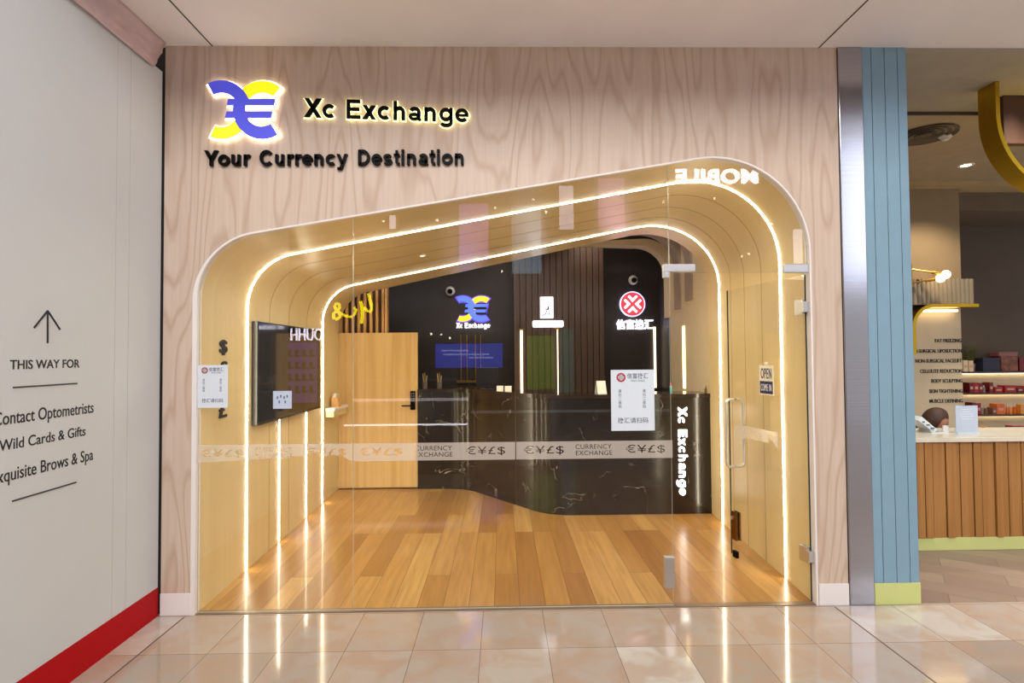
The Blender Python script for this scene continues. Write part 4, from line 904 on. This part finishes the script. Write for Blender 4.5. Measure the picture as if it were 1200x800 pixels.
E_ = [('pel', 'wai'), ('wai', 'che'), ('che', 'nec'), ('nec', 'nk2'), ('che', 'shl'), ('shl', 'ell'), ('ell', 'wrl'), ('wrl', 'hal'), ('che', 'shr'), ('shr', 'elr'), ('elr', 'wrr'), ('wrr', 'har'), ('pel', 'hil'), ('hil', 'knl'), ('knl', 'anl'), ('anl', 'tol'), ('pel', 'hir'), ('hir', 'knr'), ('knr', 'anr'), ('anr', 'tor')]
ks = list(J); V_ = [J[k] for k in ks]; Ed = [(ks.index(a_), ks.index(b_)) for a_, b_ in E_]; rr = [rad[k] for k in ks]
for hn in ('hal', 'har'):                      # five bent fingers on each hand
    hb = Vector(J[hn]); hi_ = ks.index(hn)
    for k in range(5):
        y = (k-2)*.016 if k < 4 else (-.035 if hn == 'hal' else .035); ln = (.07, .08, .078, .06, .045)[k]; pr_ = hi_
        for j, (fx, fz) in enumerate(((.35, 0), (.75, -.01), (1, -.028))):
            V_.append((hb.x+.02+ln*fx*(1 if k < 4 else .6), hb.y+y*(1+.15*j), hb.z+fz)); rr.append((.0095, .0085, .0075)[j]); Ed.append((pr_, len(V_)-1)); pr_ = len(V_)-1
sk.from_pydata(V_, Ed, []); so = bpy.data.objects.new('sk', sk); COL.objects.link(so)
md = so.modifiers.new('s', 'SKIN'); md.use_smooth_shade = True
for i, r_ in enumerate(rr): sk.skin_vertices[0].data[i].radius = (r_, r_)
sk.skin_vertices[0].data[0].use_root = True
so.modifiers.new('u', 'SUBSURF').levels = 2
dg = bpy.context.evaluated_depsgraph_get(); dg.update(); bme = bpy.data.meshes.new_from_object(so.evaluated_get(dg)); bpy.data.objects.remove(so)
pt = thing('person', 'person with brown hair in dark top sitting bowed behind the timber counter', 'person', (4.2, 1.95, 0))
skin = M_plain('skin', 'b07a5c', .5, var=.05); cloth = M_plain('dark_cloth', '2a2626', .8)
mb = MB().mesh(bme, lambda c: c)
# head: forward direction leans down and to the right, nose along it
fw = Vector((.74, -.40, -.50)).normalized(); sd_ = Vector((0, 0, 1)).cross(fw).normalized(); up = fw.cross(sd_)
H = lambda f_, s_, u_: hd+fw*f_+sd_*s_+up*u_
hv = MB(); hv.sphere((0, 0, 0), 1, 16)
for i, v in enumerate(hv.v):
    x_, y_, z_ = v; f_ = x_*.098; s_ = y_*.074; u_ = z_*.115
    if z_ < 0: s_ *= 1+.28*z_; f_ *= 1+.06*z_
    if x_ > .8 and abs(y_) < .25 and -.25 < z_ < .15: f_ += .022*(1-abs(y_)/.25)
    if x_ > .7 and .12 < z_ < .3 and .2 < abs(y_) < .6: f_ -= .006
    if x_ > .75 and -.55 < z_ < -.42 and abs(y_) < .35: f_ += .005
    hv.v[i] = H(f_, s_, u_)
mb.add(hv.v, hv.f); nb_ = len(mb.f)
for s_ in (1, -1): mb.lathe([(.0, .012), (.018, .01), (.028, .004), (.026, -.004), (.0, -.006)], H(-.005, s_*.074, -.005), sd_*s_, 14)
body = mb.build('body', [skin, cloth], pt, smooth=True)
for p_ in body.data.polygons:
    c = p_.center+WL[pt]
    if (c-hd).length > .15 and c.x < 4.40 or c.z < .56: p_.material_index = 1
hv = MB(); hv.sphere((0, 0, 0), 1, 18)
hv.v = [H((v.x*.112-.012)*(1 if v.x < .3 else .82), v.y*.09, v.z*.13+.012) for v in hv.v]
keep = [f_ for f_ in hv.f if not (lambda c: (c-hd).dot(fw) > .02 and (c-hd).dot(up) < .08)(sum((hv.v[i] for i in f_), Vector())/len(f_))]
hv.f = keep; hv.mi = [0]*len(keep)
hv.build('hair', M_plain('brown_hair', '43281a', .65, var=.3, vs=40), pt, smooth=True)
for s_ in (1, -1): MB().sphere(H(.083, s_*.03, .018), .011, 8).build('eye', M_plain('eye_dark', '241a16', .2), pt)
t = thing('stool', 'low stool under the person behind the timber counter', 'stool', (4.03, 2.05, 0))
MB().lathe([(0, .36), (.19, .36), (.2, .375), (.19, .41), (0, .415)], (4.03, 2.05, 0), n=24).build('seat', cloth, t, smooth=True)
for k in range(4): MB().cyl((4.03+.12*math.cos(k*1.571+.8), 2.05+.12*math.sin(k*1.571+.8), .36), (4.03+.17*math.cos(k*1.571+.8), 2.05+.17*math.sin(k*1.571+.8), 0), .014, 8).build('leg', brass, t)
# lit product shelves
SY = 3.36; sx0, sx1 = 5.79, 8.0
zs = [1.35, 1.083, .81, .585]
t = thing('display_shelving', 'lit wall shelving with three bright bays behind the timber counter', 'shelves', (6.8, SY+.13, 0))
MB().box(sx0, sx1, SY+.24, SY+.255, .0, zs[0]).build('back_panel', cream, t); MB().box(sx0-.03, sx0, SY, SY+.255, 0, zs[0]+.02).build('side_panel', dbrown, t); MB().box(sx1, sx1+.03, SY, SY+.255, 0, zs[0]+.02).build('side_panel', dbrown, t)
for z in zs: MB().box(sx0, sx1, SY, SY+.24, z-.014, z+.008).build('shelf', dbrown, t, bevel=.002)
for z in zs[:3]: MB().box(sx0+.02, sx1-.02, SY+.2, SY+.225, z-.026, z-.016).build('shelf_light', ledw, t)
MB().box(sx0, sx1, SY+.02, SY+.24, 0, .12).build('plinth', dbrown, t)
# goods on the shelves: one box with lid band, copied
mats_box = [M_plain('box_red', '9c1014', .4), M_plain('box_dark_red', '6e0c12', .4), M_plain('box_orange', 'd8641c', .4), M_plain('box_grey', '8d8278', .5), M_plain('box_brown', '7a5238', .5), M_plain('box_amber', 'e0902c', .4)]
def goods(x, z, w_, h_, mat, lab, grp, kind='product_box'):
    t = thing(kind, lab, 'box' if kind == 'product_box' else 'bottle', (x+w_/2, SY+.08, z), grp)
    if kind == 'product_box':
        MB().box(x, x+w_, SY+.03, SY+.14, z, z+h_).build('carton', mat, t, bevel=.003)
        MB().box(x+w_*.2, x+w_*.8, SY+.0285, SY+.03, z+h_*.35, z+h_*.6).build('label', M_plain('label_pale', 'c89a88', .5), t)
    else:
        r_ = w_/2; c = Vector((x+r_, SY+.08, z)); MB().lathe([(0, 0), (r_, 0), (r_, h_*.68), (r_*.5, h_*.76)], c, n=14).build('bottle_body', mat, t, smooth=True); MB().lathe([(r_*.55, h_*.74), (r_*.6, h_*.76), (r_*.6, h_*.98), (0, h_)], c, n=12).build('cap', M_plain('cap_white', 'd8d0c4', .4), t, smooth=True)
pxx = lambda px: oy(px, 470, SY+.03).x
ords = ['first', 'second', 'third', 'fourth', 'fifth', 'sixth', 'seventh', 'eighth', 'ninth', 'tenth', 'eleventh', 'twelfth', 'thirteenth', 'fourteenth']
def row(z, spec, shelf):
    for k, (p0, p1, h_, mi, kd, nm) in enumerate(spec):
        a_, b_ = pxx(p0), pxx(p1)
        goods(a_, z+.008, b_-a_-.004, h_, mats_box[mi], '%s on the %s lit shelf, %s from the left' % (nm, shelf, ords[k]), 'goods on the lit shelves', kd)
PB, BT = 'product_box', 'product_bottle'
row(zs[1], [(1136.5, 1142, .13, 1, PB, 'dark red box'), (1142, 1148, .13, 0, PB, 'red box'), (1148, 1153, .125, 1, PB, 'dark red box'), (1155, 1159, .09, 3, BT, 'grey bottle'), (1160, 1165, .13, 1, PB, 'dark red box'), (1166, 1176, .07, 0, PB, 'low red box'), (1178, 1192, .09, 0, PB, 'wide red box'), (1193, 1200, .065, 1, PB, 'low dark red box'), (1200, 1208, .08, 0, PB, 'red box')], 'upper')
row(zs[2], [(1139, 1144, .15, 1, PB, 'dark red box'), (1144, 1150, .14, 0, PB, 'red box'), (1152, 1156, .11, 3, BT, 'grey bottle'), (1157, 1161, .10, 4, BT, 'brown bottle'), (1163, 1168, .08, 4, PB, 'brown box'), (1168, 1178, .13, 2, PB, 'orange box'), (1178.5, 1182, .12, 5, BT, 'amber bottle'), (1183, 1186, .12, 2, BT, 'orange bottle'), (1187, 1190, .11, 5, BT, 'amber bottle'), (1191, 1195, .12, 2, BT, 'orange bottle'), (1196, 1201, .12, 5, PB, 'amber box')], 'middle')
row(zs[3], [(1146, 1152, .06, 2, PB, 'orange box'), (1153, 1160, .065, 5, PB, 'amber box'), (1160, 1167, .06, 0, PB, 'red box'), (1169, 1172, .05, 4, BT, 'brown bottle'), (1173, 1184, .025, 1, PB, 'flat dark red box'), (1186, 1196, .075, 0, PB, 'red box'), (1197, 1206, .07, 0, PB, 'red box')], 'lower')
# on top of the shelving
zt_ = zs[0]+.02
for k, (p0, p1, h_) in enumerate(((1130.5, 1135.5, .145), (1137, 1142, .14))):
    goods(pxx(p0), zs[0]+.008, pxx(p1)-pxx(p0), h_, cream, ['cream box on top of the shelving, left of the pair', 'cream box on top of the shelving, right of the pair'][k], 'cream boxes on the shelving')
q = Vector((pxx(1149), SY+.16, zs[0]+.008))
t = thing('potted_grass', 'spiky grass plant in small pot on top of the lit shelving', 'plant', q)
MB().lathe([(0, 0), (.04, 0), (.05, .1), (.044, .1), (.04, .02), (0, .02)], q, n=16).build('pot', M_plain('pot_tan', '9a8468', .6), t, smooth=True); MB().lathe([(0, .08), (.044, .08)], q, n=16).build('soil', slatgap, t)
mb = MB()
for k in range(46):
    an = random.random()*6.28; sp = random.uniform(.02, .13); hh = random.uniform(.18, .36); b_ = q+Vector((.02*math.cos(an), .02*math.sin(an), .08))
    mb.tube([b_, b_+Vector((sp*.35*math.cos(an), sp*.35*math.sin(an), hh*.6)), b_+Vector((sp*math.cos(an), sp*math.sin(an), hh))], [.004, .003, .0006], 4)
mb.build('grass_blades', M_plain('grass_olive', '5c5a30', .6, var=.3), t)
for p0, p1, h_, y_, mt, nm, lab in ((1154, 1175, .17, .11, M_plain('navy_dull', '23263c', .6), 'gift_box', 'dark blue box lying on top of the shelving'), (1176, 1196, .19, .10, M_plain('patterned', '7c4a3a', .6, var=.6, vs=14), 'gift_box', 'brown patterned box on top of the shelving'), (1197, 1212, .18, .1, mats_box[1], 'gift_box', 'dark red box at the right end of the shelving top')):
    a_, b_ = pxx(p0), pxx(p1); t = thing(nm, lab, 'box', ((a_+b_)/2, SY+y_, zs[0]+.008), 'boxes on top of the shelving')
    MB().box(a_, b_-.01, SY+.04, SY+.2, zs[0]+.008, zs[0]+.008+h_).build('carton', mt, t, bevel=.004); MB().box(a_-.003, b_-.007, SY+.037, SY+.203, zs[0]+.008+h_*.8, zs[0]+.01+h_).build('lid', mt, t, bevel=.003)
a_, b_ = pxx(1174), pxx(1196); t = thing('gift_box', 'flat pinkish box lying on the brown patterned box', 'box', ((a_+b_)/2, SY+.12, zs[0]+.2), 'boxes on top of the shelving')
MB().box(a_, b_, SY+.05, SY+.19, zs[0]+.2, zs[0]+.25).build('carton', M_plain('pinkish', '8a5a58', .6), t, bevel=.004); MB().box(a_-.003, b_+.003, SY+.047, SY+.193, zs[0]+.235, zs[0]+.253).build('lid', MATS['pinkish'], t, bevel=.003)

# ------------------------------------------------------------------ the mall opposite, seen mirrored in the glass
def mir(px, py, K): q = oy(px, py, K); return Vector((q.x, -q.y, q.z))
def face_shop(x_hi, x_lo, z0, z1, Y):          # lettering read by somebody looking away from the shop
    return lambda u, v, w: Vector((x_hi+(x_lo-x_hi)*u, Y+w, z0+(z1-z0)*v))
K = 8
a, b2 = mir(792, 215, K), mir(888, 198, K)
t = thing('mall_shop_sign', 'white glowing MOBILE sign of the shop opposite, mirrored in the glass', 'sign', ((a.x+b2.x)/2, -K, a.z))
mb = MB(); put_text(mb, 'MOBILE', face_shop(b2.x, a.x, a.z, b2.z, -K), .06, off=.03, space=1.05); mb.build('lettering', M_emit('mobile_white', 'fff6ff', 18), t)
MB().box(a.x-.3, b2.x+.3, -K-.1, -K-.02, a.z-.12, b2.z+.12).build('fascia', M_plain('fascia_brown', '6a5040', .6), t)
t = thing('mall_script_sign', 'yellow glowing handwritten yes sign opposite, mirrored in the glass', 'sign', mir(414, 375, K))
g = lambda x, y: (lambda q: Vector((q.x, q.y, q.z)))(mir(380+x/14.54, 330+y/14.54, K))
def stroke(pts, mb, r=.034): mb.tube([g(*p_) for p_ in pts], r, 8)
ms = M_emit('yes_yellow', 'ffe800', 15)
mb = MB(); stroke([(745, 200), (770, 290), (800, 400), (805, 470), (770, 505), (720, 490), (680, 440)], mb); stroke([(615, 330), (640, 450), (640, 600), (620, 710)], mb, .036); mb.build('letter', ms, t, smooth=True)
mb = MB(); stroke([(500, 430), (535, 480), (510, 550), (450, 600), (360, 580), (270, 540)], mb, .03); mb.build('letter', ms, t, smooth=True)
mb = MB(); stroke([(270, 540), (215, 490), (160, 420), (190, 370), (240, 380), (255, 430), (220, 490), (150, 540), (150, 610), (200, 640), (255, 600), (260, 550), (220, 500)], mb, .03); mb.build('letter', ms, t, smooth=True)
a, b2 = mir(340.5, 399, K), mir(378, 384.5, K)
t = thing('mall_name_sign', 'white glowing capital letters opposite, mirrored over the television', 'sign', ((a.x+b2.x)/2, -K, a.z))
mb = MB(); put_text(mb, 'OUHH', face_shop(b2.x, a.x, a.z, b2.z, -K), .05, off=.0); mb.build('lettering', M_emit('name_white', 'f4f0ff', 16), t)
def screen(px0, py0, px1, py1, lab, col, s, name='mall_screen', frame=True, Kk=8):
    a, b2 = mir(px0, py1, Kk), mir(px1, py0, Kk); t = thing(name, lab, 'screen', ((a.x+b2.x)/2, -Kk, a.z), 'lit screens and panels of the mall opposite')
    MB().box(a.x, b2.x, -Kk-.04, -Kk, a.z, b2.z).build('display', M_emit(name+col, col, s), t); MB().box(a.x-.02, b2.x+.02, -Kk-.09, -Kk-.041, a.z-.02, b2.z+.02).build('housing', dark, t); return t, a, b2
t, a, b2 = screen(510, 402, 589, 431, 'wide blue screen opposite, mirrored over the dark back wall', '3c50d8', 4.2)
mb = MB(); w_, h_ = b2.x-a.x, b2.z-a.z
for u0, u1, v in ((.08, .5, .68), (.12, .8, .52), (.5, .85, .38)): mb.box(a.x+w_*u0, a.x+w_*u1, -K, -K+.01, a.z+h_*v, a.z+h_*(v+.06))
mb.build('print', M_emit('print_blue', 'a8b8ff', 5), t)
screen(618, 393, 650, 456, 'green lit panel opposite, mirrored beside the upright light tubes', '5f8a14', 3.4)
screen(656, 385, 672, 460, 'tall teal lit panel opposite, mirrored behind the counter', '3f9088', 1.3)
screen(480, 470, 500, 500, 'small dark blue lit panel opposite, mirrored near the staff door', '30508a', 1.0)
t, a, b2 = screen(332, 401, 371, 472, 'purple lit display opposite, mirrored in the glass over the television', '6a48a0', 3.0, 'mall_display_wall')
mb = MB(); w_, h_ = b2.x-a.x, b2.z-a.z
for i in range(4):
    for j in range(4): mb.box(a.x+w_*(.14+.22*j), a.x+w_*(.22+.22*j), -K, -K+.06, a.z+h_*(.16+.2*i), a.z+h_*(.28+.2*i)); mb.box(a.x+w_*(.14+.22*j), a.x+w_*(.29+.22*j), -K, -K+.06, a.z+h_*(.16+.2*i), a.z+h_*(.19+.2*i))
mb.build('product', M_plain('dark_goods', '1a1420', .5), t)
screen(538, 238, 572, 305, 'tall lilac light panel opposite, mirrored on the portal ceiling', 'd890e8', 2.4, 'mall_light_panel')
screen(702, 208, 732, 268, 'tall pink light panel opposite, mirrored near the top of the third pane', 'e8a8d8', 2.2, 'mall_light_panel')
screen(600, 240, 634, 320, 'tall pale blue light panel opposite, mirrored in the middle of the glass', 'a8d0e8', 1.8, 'mall_light_panel')
screen(656, 217, 672, 268, 'white light panel opposite, mirrored in the third pane', 'f0e8ff', 4.5, 'mall_light_panel')
screen(456, 252, 463, 267, 'small white light panel opposite, mirrored in the second pane', 'f4f0ff', 6, 'mall_light_panel')
screen(932, 268, 941, 308, 'white light panel opposite, mirrored at the right end of the transom', 'f4f0ff', 6, 'mall_light_panel')
screen(985, 165, 1040, 330, 'large cool white panel added opposite to brighten the steel column', 'd8e0f2', 4.5, 'mall_light_panel')  # added glow panel that gives the steel its bright zone
# lit kiosk
Kk = 4
t = thing('mall_kiosk', 'low kiosk with two lit white edges, mirrored across the staff door', 'kiosk', (mir(475, 500, Kk).x, -Kk, 0))
for px0, px1, py, th, s in ((412, 548, 468.5, 2.2, 2.5), (402, 547, 498, 1.6, 12)):
    a, b2 = mir(px0, py+th, Kk), mir(px1, py-th, Kk); MB().box(a.x, b2.x, -Kk-.03, -Kk, a.z, b2.z).build('lit_edge', M_emit('kiosk_%d' % py, 'f6f0ff', s), t)
    top = b2.z
x0, x1 = mir(402, 500, Kk).x, mir(548, 500, Kk).x
MB().box(x0, x1, -Kk-.7, -Kk-.031, 0, 1.27).build('kiosk_body', M_plain('kiosk_dark', '3a302a', .6), t)
# far mall downlights
for k, (px, py) in enumerate(((449, 258.5), (512, 257.5), (542, 242.5), (580, 243), (588, 318), (625, 233), (640, 248), (505, 391), (517, 392), (527, 396), (690, 233), (778, 236), (838, 232), (905, 262), (870, 300), (878, 297))):
    q = mir(px, py, 9); t = thing('mall_lamp', 'tiny mall ceiling lamp mirrored in the glass, %s of the row' % (ords+['fifteenth', 'sixteenth'])[k], 'lamp', q, 'mall lamps mirrored in the glass')
    MB().sphere(q, .028, 8).build('bulb', M_emit('mall_lamp', 'fff0d8', 18), t); MB().lathe([(.05, .0), (.06, .02), (.04, .08), (0, .08)], q+Vector((0, -.03, 0)), (0, -1, 0), 14).build('shade', black, t)
